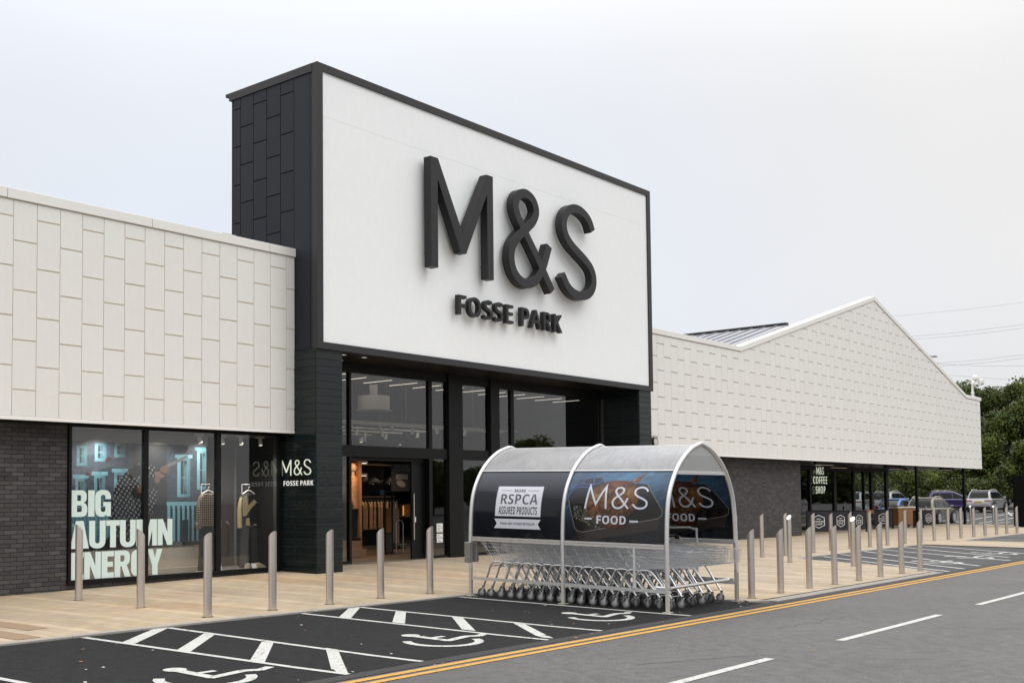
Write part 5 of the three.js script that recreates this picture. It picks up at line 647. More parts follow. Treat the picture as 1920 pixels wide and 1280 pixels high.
// ---------------------------------------------------------------- trolleys
function makeTrolley(label) { // local: rear castors at z = 0, nose towards +z
  const t = thing('shopping_trolley', label, 'shopping trolley', [0, 0, 0], 0, 'wire trolleys nested in rows under the shelter'); const add = (n, g, m, p = t) => mesh(n, g, m, p, true);
  for (const s of [-1, 1]) add('side_frame', tube([[s * .265, .15, 0], [s * .262, .36, .10], [s * .258, .53, .17], [s * .25, .565, .215], [s * .24, .57, .29], [s * .225, .565, .35], [s * .21, .53, .395], [s * .18, .35, .54], [s * .15, .15, .70]], .0155, 8, false, 26), M.galv);
  add('base_brace', bar([-.255, .50, .165], [.255, .50, .165], .008, 6), M.galv); add('base_brace', bar([-.155, .19, .665], [.155, .19, .665], .008, 6), M.galv); add('base_brace', bar([-.22, .565, .35], [.22, .565, .35], .008, 6), M.galv);
  const W = [], P = (a, b, r = .0024) => W.push(bar(a, b, r, 4)); // basket wires
  const rb = [.245, .585, .17], rt = [.275, .93, -.06], fb = [.155, .625, 1.02], ft = [.165, .845, 1.06]; const L = (a, b, t) => [a[0] + (b[0] - a[0]) * t, a[1] + (b[1] - a[1]) * t, a[2] + (b[2] - a[2]) * t], F = (p, s) => [p[0] * s, p[1], p[2]];
  for (const s of [-1, 1]) { for (let i = 0; i <= 6; i++) P(F(L(rb, rt, i / 6), s), F(L(fb, ft, i / 6), s), i === 6 || i === 0 ? .0045 : .0024); for (let i = 0; i <= 20; i++) P(F(L(rb, fb, i / 20), s), F(L(rt, ft, i / 20), s)); }
  for (let i = 0; i <= 6; i++) { const f = L(fb, ft, i / 6); P(F(f, -1), f, i === 6 ? .0045 : .0024); }
  for (let i = 1; i < 9; i++) { const u = -1 + 2 * i / 9; P([fb[0] * u, fb[1], fb[2]], [ft[0] * u, ft[1], ft[2]]); P([rb[0] * u, rb[1], rb[2]], [fb[0] * u, fb[1], fb[2]]); }
  for (let i = 0; i <= 8; i++) { const q = L(rb, fb, i / 8); P(F(q, -1), q, .003); }
  add('basket', W, M.galv);
  const R = []; for (let i = 0; i <= 10; i++) { const u = -1 + i / 5; R.push(bar([.26 * u, .925, -.045], [.225 * u, .61, .20], i % 10 ? .0022 : .0065, 4)); } for (let i = 0; i <= 5; i++) { const y = .925 - i * .059, z = -.045 + i * .049, x = .26 - i * .007; R.push(bar([-x, y, z], [x, y, z], .0024, 4)); } add('rear_flap', R, M.chrome);
  const h = add('handle', [tube([[-.27, .93, -.07], [-.275, 1.0, -.12], [-.26, 1.02, -.135], [.26, 1.02, -.135], [.275, 1.0, -.12], [.27, .93, -.07]], .011, 8, false, 24)], M.galv); add('grip', [bar([-.21, 1.02, -.135], [.21, 1.02, -.135], .018, 10, true), T(rbox(.05, .05, .07, .01, 1), .16, 1.0, -.1)], M.blackPlastic, h);
  for (const [x, z, a] of [[-.265, 0, .3], [.265, 0, -.2], [-.15, .70, -.35], [.15, .70, .5]]) { const c = add('castor', [T(rbox(.034, .022, .045, .006, 1), x, .148, z), bar([x, .15, z], [x, .12, z], .011, 8)].concat([-1, 1].map((s) => { const q = boxUV(new THREE.BoxGeometry(.004, .085, .034)); q.rotateX(.25); q.translate(s * .016, .095, -.012); q.rotateY(a); return q.translate(x, 0, z); })), M.galvDull); const w = new THREE.CylinderGeometry(.067, .067, .026, 20); w.rotateZ(Math.PI / 2); const hub = new THREE.CylinderGeometry(.045, .045, .029, 16); hub.rotateZ(Math.PI / 2); const pl = (q) => { q.translate(0, .067, -.025); q.rotateY(a); return q.translate(x, 0, z); }; add('tyre', pl(w), M.rubber, c); add('hub', pl(hub), M.wheelGrey, c); add('castor_collar', T(cyl(.019, .03, 10), x, .146, z), M.blackPlastic, c); }
  return t;
}
{
  const proto = makeTrolley(''); let first = true;
  const rows = [[14.565, -9.22, 15, .2005, 'row beside the poster side of the shelter', 0], [15.27, -9.24, 14, .209, 'middle row', .02], [15.89, -9.28, 12, .209, 'row beside the pavement side of the shelter', -.02]];
  for (const [x, z0, n, p, rowName, turn] of rows) for (let i = 0; i < n; i++) {
    const t = first ? proto : proto.clone(); if (!first) { t.name = numbered('shopping_trolley'); scene.add(t); t.userData = { ...proto.userData }; } first = false;
    const z = z0 - i * p + rr(-.016, .016), xx = x + rr(-.010, .010); t.position.set(xx, G(xx, z) - .02, z); t.rotation.y = turn + rr(-.018, .018);
    t.userData.label = `${ORD[i]} wire trolley from the road in the ${rowName}`;
  }
}

// ---------------------------------------------------------------- bollards
function makeBollard() {
  const b = thing('bollard', '', 'bollard', [0, 0, 0]);
  const g = new THREE.CylinderGeometry(.057, .057, 1, 40, 1, true), p = g.attributes.position; const pos = []; for (let i = 0; i < p.count; i++) { if (p.getY(i) > 0) p.setY(i, 1.063 + p.getZ(i)); else p.setY(i, -0.05); } g.computeVertexNormals(); { const n = g.attributes.normal; for (let i = 0; i < p.count; i++) { const x = p.getX(i), z = p.getZ(i), l = Math.hypot(x, z); n.setXYZ(i, x / l, 0, z / l); } }
  mesh('post', g, M.steel, b, true);
  const c = new THREE.CircleGeometry(.057, 40); c.rotateX(-Math.PI / 2); const q = c.attributes.position; for (let i = 0; i < q.count; i++) q.setY(i, 1.063 + q.getZ(i)); c.computeVertexNormals(); mesh('slanted_cap', c, M.steelCap ??= std([.62, .61, .59], .4, { metalness: .7 }), b, true);
  mesh('base_joint_shade', T(new THREE.RingGeometry(.0575, .076, 32).rotateX(-Math.PI / 2), 0, .003, 0), M.mortar, b, true);  // joint ring, widened in a dark tone to paint contact shade at the foot
  return b;
}
{
  const proto = makeBollard(); let first = true; const PI = Math.PI;
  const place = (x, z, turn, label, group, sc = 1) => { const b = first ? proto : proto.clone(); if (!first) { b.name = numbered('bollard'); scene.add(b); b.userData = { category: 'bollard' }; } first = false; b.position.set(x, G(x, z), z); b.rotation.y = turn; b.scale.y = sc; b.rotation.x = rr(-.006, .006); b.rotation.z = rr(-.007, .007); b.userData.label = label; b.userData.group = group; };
  // positions measured on the ground; turn 0 = cap faces the store, PI/2 steps for the others
  const B = BOLLARDS;
  B.shop.forEach(([x, z, t, s], i) => place(x, z, t, ['steel bollard before the dark brick, in front of the letters of the window', 'second steel bollard, beside the first window mullion', 'steel bollard standing in front of the checked jumper', 'steel bollard in front of the dark third window pane', 'steel bollard in front of the green tiled column', 'steel bollard in front of the open doorway', 'steel bollard in front of the paper notices by the door'][i], 'slanted steel bollards before the shop window and door', s));
  B.kerb.forEach(([x, z, t, s], i) => place(x, z, t, `${ORD[i]} steel bollard from the trolley shelter in the row nearest the road`, 'steel bollards of the row nearest the road', s));
  B.back.forEach(([x, z, t, s], i) => place(x, z, t, `${ORD[i]} steel bollard from the shelter in the long row along the paved front`, 'steel bollards of the long row in front of the coffee shop', s));
  B.side.forEach(([x, z, t, s], i) => place(x, z, t, ['steel bollard with a bright round cap closest to the brick wall', 'steel bollard with a bright oval cap beside the parking bay corner'][i], 'bollards turned with bright caps', s));
  B.car.forEach(([x, z, t, s], i) => place(x, z, t, ['bright capped bollard before the coffee counter cabinet', 'bright capped bollard beside the rear of the tan car', 'bright capped bollard behind the corner column', 'bright capped bollard under the silver car bumper'][i], 'bright capped bollards by the car park', s));
}

// ---------------------------------------------------------------- small fittings on the building
{ const wl = thing('wall_light', 'black oblong wall light at the corner of the cream wall by the sign', 'wall light', [29.39, 3.415, -17.90]);
  const oct = (w, h, c) => [[-w, -h + c], [-w + c, -h], [w - c, -h], [w, -h + c], [w, h - c], [w - c, h], [-w + c, h], [-w, h - c]].map((p) => [29.39 + p[0], 3.53 + p[1]]);
  mesh('housing', prism(oct(.145, .135, .06), -17.92, -17.84, .006), M.blackPlastic, wl); mesh('lens', prism(oct(.105, .10, .045), -17.839, -17.83), std([.5, .5, .48], .3), wl); }
{ const c = thing('camera_mast', 'white security camera on a short mast at the end of the roofline', 'security camera', [62.25, 7.0, -18.1]); const w = M.whitePaint;
  mesh('mast', [cyl(.06, .95, 12), T(cyl(.12, .05, 12), 0, .02, 0), T(cyl(.10, .05, 12), 0, .2, 0)], w, c, true); mesh('arm', tube([[0, .95, 0], [.05, 1.08, .05], [.2, 1.1, .18], [.3, 1.0, .28]], .05, 8), w, c, true);
  mesh('dome_camera', [new THREE.SphereGeometry(.17, 18, 14).translate(.36, .80, .34), cyl(.17, .12, 18).translate(.36, .80, .34)], w, c, true); mesh('floodlight', [new THREE.SphereGeometry(.15, 16, 12).scale(1, 1, .6).translate(-.22, .72, .1), new THREE.SphereGeometry(.2, 16, 12).scale(1, 1, .7).translate(.15, 1.02, .1)], w, c, true); }
{ const l = thing('lamp_head', 'small grey lamp head showing past the sloping roof edge', 'lamp', [59.95, 6.8, -19.5]); mesh('pole', cyl(.05, 2.28, 10), M.galvDull, l, true); mesh('head', T(rbox(.54, .08, .24, .03, 1), .2, 2.32, .1), M.galvDull, l, true); }
{ const t = thing('totem_sign', 'plain black upright totem panel at the pavement edge', 'totem', [57.6, G(57.6, -14.6), -14.6]); const g = boxUV(rbox(2.5, 2.45, .3, .015, 1)); g.rotateY(-.15 + Math.PI / 2 - .95); mesh('panel', T(g, 0, 1.225, 0), M.totem, t, true); const g2 = boxUV(rbox(2.46, .9, .31, .01, 1)); g2.rotateY(-.15 + Math.PI / 2 - .95); mesh('base', T(g2, 0, .45, 0), M.totem, t, true); }

// ---------------------------------------------------------------- coffee terrace
{
  const banner = canvas(256, 256, (c) => { c.fillStyle = '#38383f'; c.fillRect(0, 0, 256, 256); for (let x = 0; x < 256; x += 9) { c.fillStyle = 'rgba(70,70,78,.35)'; c.fillRect(x, 0, 3, 256); } c.strokeStyle = '#ffffff'; c.lineWidth = 8; c.beginPath(); for (const [i, p] of [[128, 50], [190, 82], [190, 176], [128, 210], [66, 176], [66, 82]].entries()) i ? c.lineTo(...p) : c.moveTo(...p); c.closePath(); c.stroke(); c.fillStyle = '#ffffff'; c.textAlign = 'center'; c.font = 'bold 22px sans-serif'; c.fillText('M&S', 128, 104); c.font = 'bold 31px sans-serif'; c.fillText('COFFEE', 128, 140); c.fillText('SHOP', 128, 172); });
  const cloth = std([1, 1, 1], .9, { map: banner }), plain = std([.02, .02, .024], .9);
  const makeBanner = (a, b, h, label) => { const dx = b[0] - a[0], dz = b[1] - a[1], L = Math.hypot(dx, dz), mx = (a[0] + b[0]) / 2, mz = (a[1] + b[1]) / 2; const t = thing('cafe_barrier', label, 'barrier', [mx, G(mx, mz), mz], Math.atan2(-dz, dx), 'dark cloth barriers round the coffee terrace');
    mesh('cloth', T(boxUV(new THREE.BoxGeometry(L - .05, h - .14, .012)), 0, h / 2 + .02, 0), plain, t, true); const pr = new THREE.PlaneGeometry(L - .05, h - .14); mesh('print', T(pr, 0, h / 2 + .02, .008), cloth, t, true); const pb = new THREE.PlaneGeometry(L - .05, h - .14); pb.rotateY(Math.PI); mesh('print', T(pb, 0, h / 2 + .02, -.008), cloth, t, true);
    mesh('frame', [bar([-L / 2, 0, 0], [-L / 2, h, 0], .022, 8, true), bar([L / 2, 0, 0], [L / 2, h, 0], .022, 8, true), bar([-L / 2, h - .03, 0], [L / 2, h - .03, 0], .02, 8, true)], M.blackPlastic, t, true); for (const s of [-1, 1]) mesh('foot', T(rbox(.1, .03, .45, .01, 1), s * L / 2, .015, 0), M.blackPlastic, t, true); };
  makeBanner([42.4, -18.84], [42.76, -17.98], .95, 'dark coffee barrier nearest the brick wall corner, widest of them'); makeBanner([44.70, -18.74], [44.96, -18.12], .92, 'dark coffee barrier second along from the brick wall'); makeBanner([46.40, -18.56], [46.61, -18.04], .90, 'dark coffee barrier third along, just before the orange chairs');
  makeBanner([50.61, -19.23], [50.89, -18.47], .89, 'dark coffee barrier between the orange chairs and the wooden cabinet'); makeBanner([52.98, -18.25], [53.10, -17.85], .82, 'dark coffee barrier behind the column beside the wooden cabinet'); makeBanner([54.11, -18.2], [54.27, -17.7], .82, 'dark coffee barrier farthest along, next to the tan car');
  const orange = std([.30, .11, .025], .5);
  const makeChair = (x, z, turn, label) => { const t = thing('cafe_chair', label, 'chair', [x, G(x, z), z], turn, 'orange wooden chairs on the coffee terrace'); mesh('seat', T(rbox(.42, .035, .42, .012, 2), 0, .45, 0), orange, t, true); mesh('backrest', T(rbox(.42, .17, .025, .01, 2), 0, .78, -.2), orange, t, true); for (const [a, b] of [[-1, -1], [1, -1], [-1, 1], [1, 1]]) mesh('leg', bar([a * .17, .45, b * .17], [a * .2, 0, b * .2], .018, 8, true), orange, t, true); for (const s of [-1, 1]) mesh('back_post', bar([s * .18, .45, -.19], [s * .18, .86, -.205], .016, 8, true), orange, t, true); };
  makeChair(49.0, -19.0, 2.2, 'orange wooden chair right beside the third dark barrier'); makeChair(49.9, -19.35, 2.0, 'orange wooden chair in the middle of the terrace gap'); makeChair(50.6, -19.5, 2.4, 'orange wooden chair nearest the fourth dark barrier'); makeChair(49.6, -20.4, .4, 'orange wooden chair on the far side of the tables');
  const makeTable = (x, z, label) => { const t = thing('cafe_table', label, 'table', [x, G(x, z), z], 0, 'dark small tables on the coffee terrace'); mesh('tabletop', T(rbox(.7, .03, .7, .01, 1), 0, .745, 0), M.blackPlastic, t, true); mesh('pedestal', cyl(.03, .73, 12), M.blackPlastic, t, true); mesh('base', cyl(.22, .02, 20), M.blackPlastic, t, true); };
  makeTable(46.0, -20.3, 'small dark table behind the first coffee barriers'); makeTable(48.2, -20.2, 'small dark table behind the third coffee barrier'); makeTable(50.4, -20.3, 'small dark table behind the orange chairs');
  const cab = thing('serving_cabinet', 'wooden serving cabinet on castors with a pale worktop on the terrace', 'cabinet', [53.25, G(53, -18.8), -18.8], -.42); mesh('body', T(boxUV(rbox(1.25, .78, .55, .01, 1)), 0, .52, 0), M.wood, cab, true); mesh('worktop', T(rbox(1.33, .06, .62, .01, 1), 0, .945, 0), M.whitePaint, cab, true); for (const [x, z] of [[-.52, .2], [.52, .2], [-.52, -.2], [.52, -.2]]) mesh('castor', T(new THREE.CylinderGeometry(.055, .055, .04, 14).rotateX(Math.PI / 2), x, .06, z), M.rubber, cab, true); mesh('plinth', T(rbox(1.1, .03, .45, .005, 1), 0, .12, 0), M.blackPlastic, cab, true); mesh('menu_tray', [T(rbox(.4, .06, .3, .01, 1), -.32, 1.005, 0), T(rbox(.35, .05, .3, .01, 1), .28, 1.0, 0)], M.insideWood, cab, true);
}

const CARS = { tan: [69.1, -22.7], silver: [90.2, -25.4], purple: [95.0, -29.6], blue: [72.6, -26.0], white: [86, -31.3], through: [90, -35.2] };
const CABLES = [[[150.8, 26.0, -53.6], [145.6, 25.1, -36.0]], [[151.5, 23.1, -51.6], [145.6, 22.4, -36.1]], [[151.6, 22.7, -51.2], [145.6, 21.95, -36.1]], [[152.4, 19.34, -48.8], [145.6, 18.73, -36.2]], [[152.5, 18.93, -48.3], [145.6, 18.3, -36.25]], [[152.4, 19.23, -48.6], [145.5, 17.33, -36.3]], [[153.7, 17.27, -44.6], [145.5, 15.77, -36.3]]];

// ---------------------------------------------------------------- parked cars
function makeCar(o) { // rear at z = -L/2, front at +z; shells pushed from curved side profiles, then drawn in towards roof and ends
  const { L = 4.5, W = 1.86, H = 1.62, paint, label, p, turn, suv = true } = o; const t = thing('parked_car', label, 'car', [p[0], G(p[0], p[1]) - .03, p[1]], turn, 'cars in the far car park'); const add = (n, g, m, q = t) => mesh(n, g, m, q, true);
  const h = L / 2, belt = H * .60, spl = (pts, n = 40) => new THREE.CatmullRomCurve3(pts.map((q) => V(q[0], q[1], 0)), false, 'centripetal').getPoints(n).map((q) => [q.x, q.y]);
  const draw = (x, y, z) => { const k = Math.max(0, Math.min(1.1, (y - belt) / (H - belt))); return x * (1 - .23 * k) * (1 - .13 * Math.pow(Math.abs(z) / h, 5)); };
  const warp = (g) => { const q = g.attributes.position; for (let i = 0; i < q.count; i++) q.setX(i, draw(q.getX(i), q.getY(i), q.getZ(i))); g.computeVertexNormals(); return g; };
  const side = (pts, w, bev) => { const g = new THREE.ExtrudeGeometry(poly2(pts), { depth: w - 2 * bev, steps: 3, bevelEnabled: true, bevelThickness: bev, bevelSize: bev, bevelOffset: -bev, bevelSegments: 5 }); g.translate(0, 0, -w / 2 + bev); g.rotateY(-Math.PI / 2); return g; };
  const low = spl([[-h + .10, .25], [-h + .01, .42], [-h, .62], [-h + .04, .82], [-h + .13, belt]], 16).concat(spl([[-h + .3, belt + .05], [0, belt + .04], [h - 1.2, belt + .03], [h - .5, belt - .10], [h - .08, belt - .36], [h, .52], [h - .06, .26]], 30)); add('body', warp(side(low, W, .12)), paint);
  const drop = suv ? 0 : .18, rear = [[-h + .10, belt - .04], [-h + .20, belt + .16], [-h + .40 + drop, H - .16], [-h + .74 + drop, H - .02]], top = spl([...rear, [-h + 1.3, H], [0, H], [h - 2.1, H - .05], [h - 1.65, H - .26], [h - 1.0, belt - .02]], 60), Wg = W - .12; add('cabin', warp(side(top, Wg, .10)), paint);
  const glass = M.carGlass ??= phys([.008, .009, .010], .12, { specularIntensity: .45, side: THREE.DoubleSide });
  const roofAt = (z) => { let y = belt; for (let i = 1; i < top.length; i++) if ((top[i - 1][0] - z) * (top[i][0] - z) <= 0) y = Math.max(y, top[i][1]); return y; };
  for (const s of [-1, 1]) { for (const [a, b] of [[-h + .52 + drop, -h + 1.05 + drop * .5], [-h + 1.12 + drop * .5, -h + 2.02], [-h + 2.10, h - 1.42]]) { const up_ = [], dn = []; for (let i = 0; i <= 8; i++) { const z = a + (b - a) * i / 8, y = Math.min(H - .15, roofAt(z) - .13); dn.push([z, belt + .05]); up_.push([z, Math.max(belt + .06, y)]); } const P = [], pt = (q) => [s * (draw(Wg / 2, q[1], q[0]) + .006), q[1], q[0]]; for (let i = 0; i < 8; i++) P.push(...pt(dn[i]), ...pt(dn[i + 1]), ...pt(up_[i + 1]), ...pt(dn[i]), ...pt(up_[i + 1]), ...pt(up_[i])); const g = new THREE.BufferGeometry(); g.setAttribute('position', new THREE.Float32BufferAttribute(P, 3)); g.computeVertexNormals(); add('side_window', boxUV(g), glass); } add('mirror', T(rbox(.2, .13, .12, .04, 2), s * (W / 2 + .06), belt + .1, h - 1.5), paint); }
  const pane = (pts, nz, name) => { const P = [], N = 6; for (let i = 0; i < pts.length - 1; i++) for (let j = 0; j < N; j++) { const e = (q, u) => [draw((Wg / 2 - .13) * u, q[1], q[0]), q[1] + .006, q[0] + nz]; const u0 = -1 + 2 * j / N, u1 = -1 + 2 * (j + 1) / N; P.push(...e(pts[i], u0), ...e(pts[i + 1], u0), ...e(pts[i + 1], u1), ...e(pts[i], u0), ...e(pts[i + 1], u1), ...e(pts[i], u1)); } const g = new THREE.BufferGeometry(); g.setAttribute('position', new THREE.Float32BufferAttribute(P, 3)); g.computeVertexNormals(); add(name, boxUV(g), glass); };
  pane(spl(rear, 16).filter((q) => q[1] > belt + .05 && q[1] < H - .1), -.02, 'rear_window'); pane(top.filter((q) => q[0] > h - 1.95 && q[1] > belt + .06 && q[1] < H - .1), .02, 'windscreen');
  const red = M.tail ??= std([.25, .018, .022], .25); for (const s of [-1, 1]) add('tail_lamp', T(rbox(suv ? .44 : .22, suv ? .10 : .36, .2, .04, 2), s * (W / 2 * .87 - (suv ? .20 : .10)), belt - (suv ? .13 : .02), -h + .12), red);
  add('bumper', T(rbox(W * .86, .22, .2, .06, 2), 0, .36, -h + .08), M.blackPlastic); add('bumper', T(rbox(W * .84, .22, .2, .06, 2), 0, .36, h - .09), M.blackPlastic); add('number_plate', T(rbox(.52, .115, .02, .005, 1), 0, suv ? .80 : .62, -h - .008), M.plate ??= std([.50, .33, .03], .5)); add('spoiler', T(rbox(Wg * .70, .035, .16, .014, 2), 0, H - .045, -h + .58 + drop), paint);
  for (const z of [-h + .85, h - .9]) for (const s of [-1, 1]) { const r = suv ? .37 : .315; const wl = new THREE.CylinderGeometry(r, r, .22, 26); wl.rotateZ(Math.PI / 2); const w = add('wheel', T(wl, s * (W / 2 - .10), r, z), M.rubber); const rim = new THREE.CylinderGeometry(r * .68, r * .68, .03, 20); rim.rotateZ(Math.PI / 2); add('rim', T(rim, s * (W / 2 + .008), r, z), M.galvDull, w); const arch = new THREE.TorusGeometry(r + .045, .045, 8, 20, Math.PI); arch.rotateY(Math.PI / 2); add('arch', T(arch, s * (W / 2 - .045), r + .01, z), M.blackPlastic, w); }
  if (suv) for (const s of [-1, 1]) add('roof_rail', tube([[s * Wg * .37, H - .03, -h + .8], [s * Wg * .37, H + .04, -h + .95], [s * Wg * .37, H + .04, h - 2.5], [s * Wg * .37, H - .05, h - 2.3]], .02, 6), M.aluWorn);
  return t;
}
{ const car = (c, metal = .35) => phys(c, .35, { metalness: metal, clearcoat: .5, clearcoatRoughness: .08 }); const E = Math.PI / 2;
  makeCar({ label: 'sandy tan estate car with roof rails beside the coffee terrace', paint: car([.175, .16, .12], .2), p: CARS.tan, turn: E, L: 4.45, W: 1.84, H: 1.58 });
  makeCar({ label: 'silver off-road style car with yellow rear number plate behind the corner column', paint: car([.33, .33, .345], .4), p: CARS.silver, turn: E, L: 4.7, W: 1.98, H: 1.66 });
  makeCar({ label: 'deep purple car half hidden behind the corner column', paint: car([.035, .022, .105], 0), p: CARS.purple, turn: E - .95, L: 4.4, W: 1.84, H: 1.62 });
  makeCar({ label: 'bright blue hatchback with tall red tail lamps under the canopy', paint: car([.014, .085, .27], 0), p: CARS.blue, turn: E, L: 4.0, W: 1.75, H: 1.46, suv: false });
  makeCar({ label: 'pale grey car parked right behind the blue hatchback', paint: car([.26, .27, .28]), p: CARS.white, turn: E, L: 4.6, W: 1.88, H: 1.68 });
  makeCar({ label: 'grey car seen only through the corner glass of the coffee shop', paint: car([.40, .41, .42]), p: CARS.through, turn: E, L: 4.6, W: 1.86, H: 1.66 });
}

// ---------------------------------------------------------------- trees beyond the car park
function leafCloud(o) { // one merged crown of leaf clumps; uneven lobes with gaps
  const { H, R, base, n: n0, cols, size: s0 = .34 } = o, size = s0 * (s0 > .5 ? .7 : .45), n = Math.round(n0 * (s0 > .5 ? 1.5 : 3.4)); const lobes = []; for (let i = 0; i < 16; i++) { const a = rr(0, 6.28), y = base + (H - base) * (.1 + .82 * (i + .5) / 16), prof = Math.sin(Math.PI * Math.min(1, .18 + .8 * (1 - (y - base) / (H - base)))) ** .7, d = R * rr(.25, .75) * prof; lobes.push([Math.cos(a) * d, y, Math.sin(a) * d, R * rr(.34, .55) * (.5 + .5 * prof)]); } lobes.push([0, H * .92, 0, R * .25], [0, (H + base) / 2, 0, R * .6]);
  const pos = [], nor = [], col = []; const e = new THREE.Euler(), q = new THREE.Quaternion(), v = V(0, 0, 0); const tone = lobes.map(() => rr(.72, 1.25));
  for (let i = 0; i < n; i++) { const k = Math.floor(rnd() * lobes.length), l = lobes[k]; const u = rr(-1, 1), a = rr(0, 6.283), r = Math.pow(rnd(), .4) * l[3] * (1 + .22 * noise.noise(u * 3 + k, a, 2)); const s = Math.sqrt(1 - u * u), dx = Math.cos(a) * s, dy = u, dz = Math.sin(a) * s; const c = [l[0] + dx * r, l[1] + dy * r * .82, l[2] + dz * r]; if (c[1] < .2) continue;
    const S = size * rr(.55, 1.25); e.set(rr(-.9, .9), rr(0, 6.28), rr(-.9, .9)); q.setFromEuler(e); const P = [[-S, -S * .1, 0], [-S * .2, S * .45, .1 * S], [S, .05 * S, 0], [S * .1, -S * .5, .1 * S]].map((p) => { v.set(...p).applyQuaternion(q); return [c[0] + v.x, c[1] + v.y, c[2] + v.z]; }); const nn = v.set(dx * .6, .35 + dy * .5, dz * .6).normalize(); const cc = cols[Math.floor(rnd() * cols.length)], t = tone[k] * rr(.75, 1.25);
    for (const j of [0, 1, 2, 0, 2, 3]) { pos.push(...P[j]); nor.push(nn.x, nn.y, nn.z); col.push(cc[0] * t, cc[1] * t, cc[2] * t); } }
  const g = new THREE.BufferGeometry(); g.setAttribute('position', new THREE.Float32BufferAttribute(pos, 3)); g.setAttribute('normal', new THREE.Float32BufferAttribute(nor, 3)); g.setAttribute('uv', new THREE.Float32BufferAttribute(new Float32Array(pos.length / 3 * 2), 2)); g.setAttribute('color', new THREE.Float32BufferAttribute(col, 3)); return g;
}
const leafM = phys([1, 1, 1], .9, { specularIntensity: .25, vertexColors: true, side: THREE.DoubleSide, transmission: .45, thickness: 0 }), bark = std([.07, .055, .042], .95);
const GREEN = [[.110, .155, .036], [.125, .172, .040], [.090, .134, .033], [.148, .165, .040], [.115, .132, .032]], MID = [[.135, .185, .042], [.155, .20, .046], [.115, .165, .040], [.165, .185, .044]], GOLD = [[.30, .23, .04], [.34, .26, .045], [.22, .21, .04], [.16, .18, .04]];
function tree(name, label, x, z, H, R, base, n, cols, group, size) { const t = thing(name, label, 'tree', [x, G(x, z) - .05, z], rr(0, 6.28), group); const tr = []; tr.push(bar([0, 0, 0], [rr(-.1, .1), H * .45, rr(-.1, .1)], H * .024, 9, false, H * .014)); for (let i = 0; i < 7; i++) { const a = i * 2.4, y = H * rr(.18, .42); tr.push(bar([0, y, 0], [Math.cos(a) * R * .65, y + H * rr(.16, .4), Math.sin(a) * R * .65], H * .009, 6, false, H * .003)); } mesh('trunk', tr.map(boxUVs), bark, t, true); mesh('crown', leafCloud({ H, R, base, n, cols, size }), leafM, t, true); return t; }
function boxUVs(g) { return boxUV(g.index ? g.toNonIndexed() : g); }
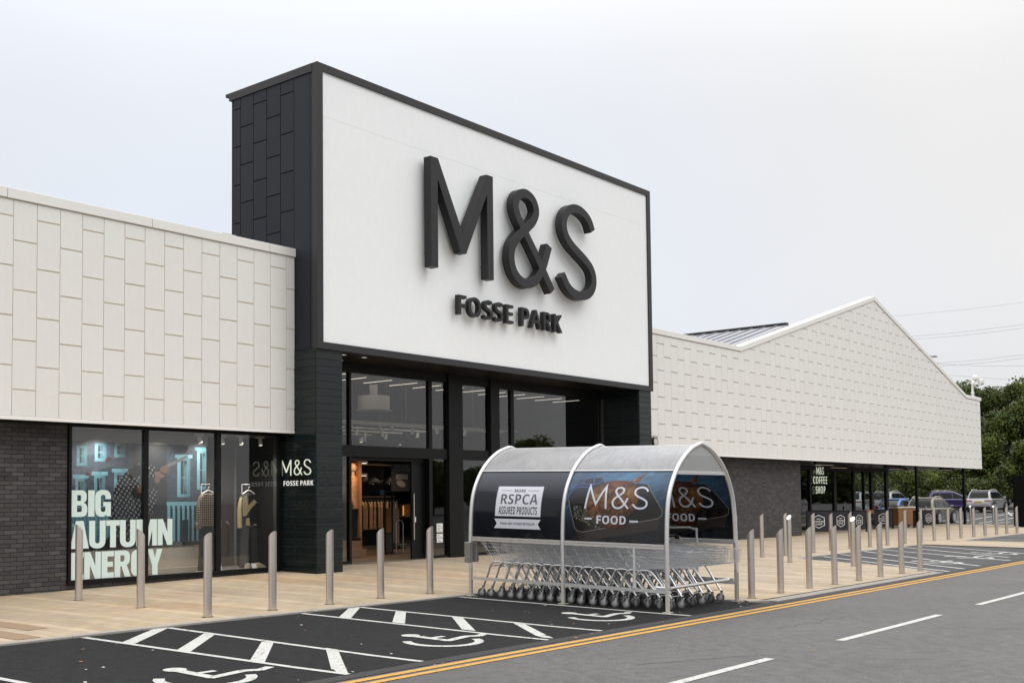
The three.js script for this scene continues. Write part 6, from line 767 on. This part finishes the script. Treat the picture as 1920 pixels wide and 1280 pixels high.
{ const g = 'trees along the back of the car park'; const L = [
  ['golden tipped tree rising behind the low end of the cream gable', 109, -36.2, 12.9, 3.6, 2.5, 7000, GOLD],
  ['dark green tree right behind the white security camera', 108, -31.8, 11.4, 4.0, 1.4, 8500, GREEN.concat(MID)],
  ['broad deep green tree to the right of the roof corner', 107, -27.4, 11.3, 4.2, 1.2, 9000, GREEN],
  ['tall green tree behind the black totem at the edge of the view', 108, -22.6, 11.8, 4.3, 1.2, 9000, GREEN.concat(MID)],
  ['green tree standing just past the edge of the totem', 107, -17.2, 11.0, 4.4, 1.0, 7000, GREEN],
  ['light green low tree behind the purple car', 104, -30.0, 6.2, 3.0, .8, 5500, MID],
  ['bushy light green tree between the silver car and the totem', 103.5, -24.6, 5.6, 2.8, .5, 5000, MID.concat(GREEN)],
  ['dark tree visible under the canopy behind the pale grey car', 112, -42.5, 10.5, 4.6, .6, 7000, GREEN],
  ['dark tree visible under the canopy between the two black columns', 110, -38, 9.4, 4.2, .4, 7000, GREEN],
  ['dark tree behind the corner glass of the coffee shop', 113, -48, 10, 4.6, .5, 6000, GREEN]];
  for (const a of L) tree('broadleaf_tree', ...a, g);
  for (let i = 0; i < 6; i++) tree('broadleaf_tree', `shaded tree of the rear belt, ${ORD[i]} from the building side`, 117 + (i % 2) * 3, -52 + i * 7.5, 11.2 + (i % 3) * .6, 5, .6, 5000, GREEN, g, .42);
  // low shrubs as one unbroken mass along the car park edge
  const gs = []; for (let i = 0; i < 26; i++) { const q = leafCloud({ H: rr(2.6, 4.2), R: rr(1.7, 2.3), base: .1, n: 1500, cols: i % 4 ? GREEN : MID, size: .26 }); q.translate(rr(101, 105), .42, -58 + i * 2.15); gs.push(q); }
  tag(mesh('undergrowth', gs, leafM), 'low tangled shrubs massed along the far edge of the car park', 'shrubs', null, 'stuff');
  // trees across the road, seen mirrored in the entrance glass
  const g2 = 'trees across the road mirrored in the glass'; for (const [i, [x, z, H]] of [[84, 40, 5.2], [98, 47, 4.6], [113, 50, 9], [122, 56, 7.5], [140, 48, 7]].entries()) tree('broadleaf_tree', `tree across the road mirrored in the shop glass, ${['nearest the store', 'lowest of the five', 'tallest of the five', 'farthest from the road', 'farthest from the store'][i]}`, x, z, H, 3.6, 1.2, 3500, GREEN.concat(MID), g2, .4);
}
{ const gs = []; for (let i = 0; i < 34; i++) { const q = leafCloud({ H: rr(6, 9), R: rr(4, 5.5), base: .2, n: 1100, cols: GREEN, size: .8 }); q.translate(128 + i * 4.2, .3, 62 - i * 1.7); gs.push(q); } tag(mesh('distant_trees', gs, leafM), 'distant belt of trees beyond the road, mirrored in the coffee shop glass', 'trees', null, 'stuff'); }
// ---------------------------------------------------------------- overhead cables
CABLES.forEach(([a, b], i) => { const A = V(...a), B = V(...b), d = B.clone().sub(A); const p = [A.clone().addScaledVector(d, -1.2).add(V(0, .25, 0)), A, A.clone().lerp(B, .5).add(V(0, -.12, 0)), B, B.clone().addScaledVector(d, 1.2).add(V(0, .35, 0))]; solo('overhead_cable', tube(p, i < 1 ? .013 : .018, 5, false, 24), M.cable ??= std([.30, .30, .32], .7), ['highest thin overhead cable in the sky', 'upper cable of the higher pair in the sky', 'lower cable of the higher pair in the sky', 'upper cable of the lower pair in the sky', 'lower cable of the lower pair in the sky', 'faint level cable crossing the lower pair', 'lowest faint cable just over the tree tops'][i], 'cable', 'overhead power cables past the gable'); });

renderer.render(scene, camera);
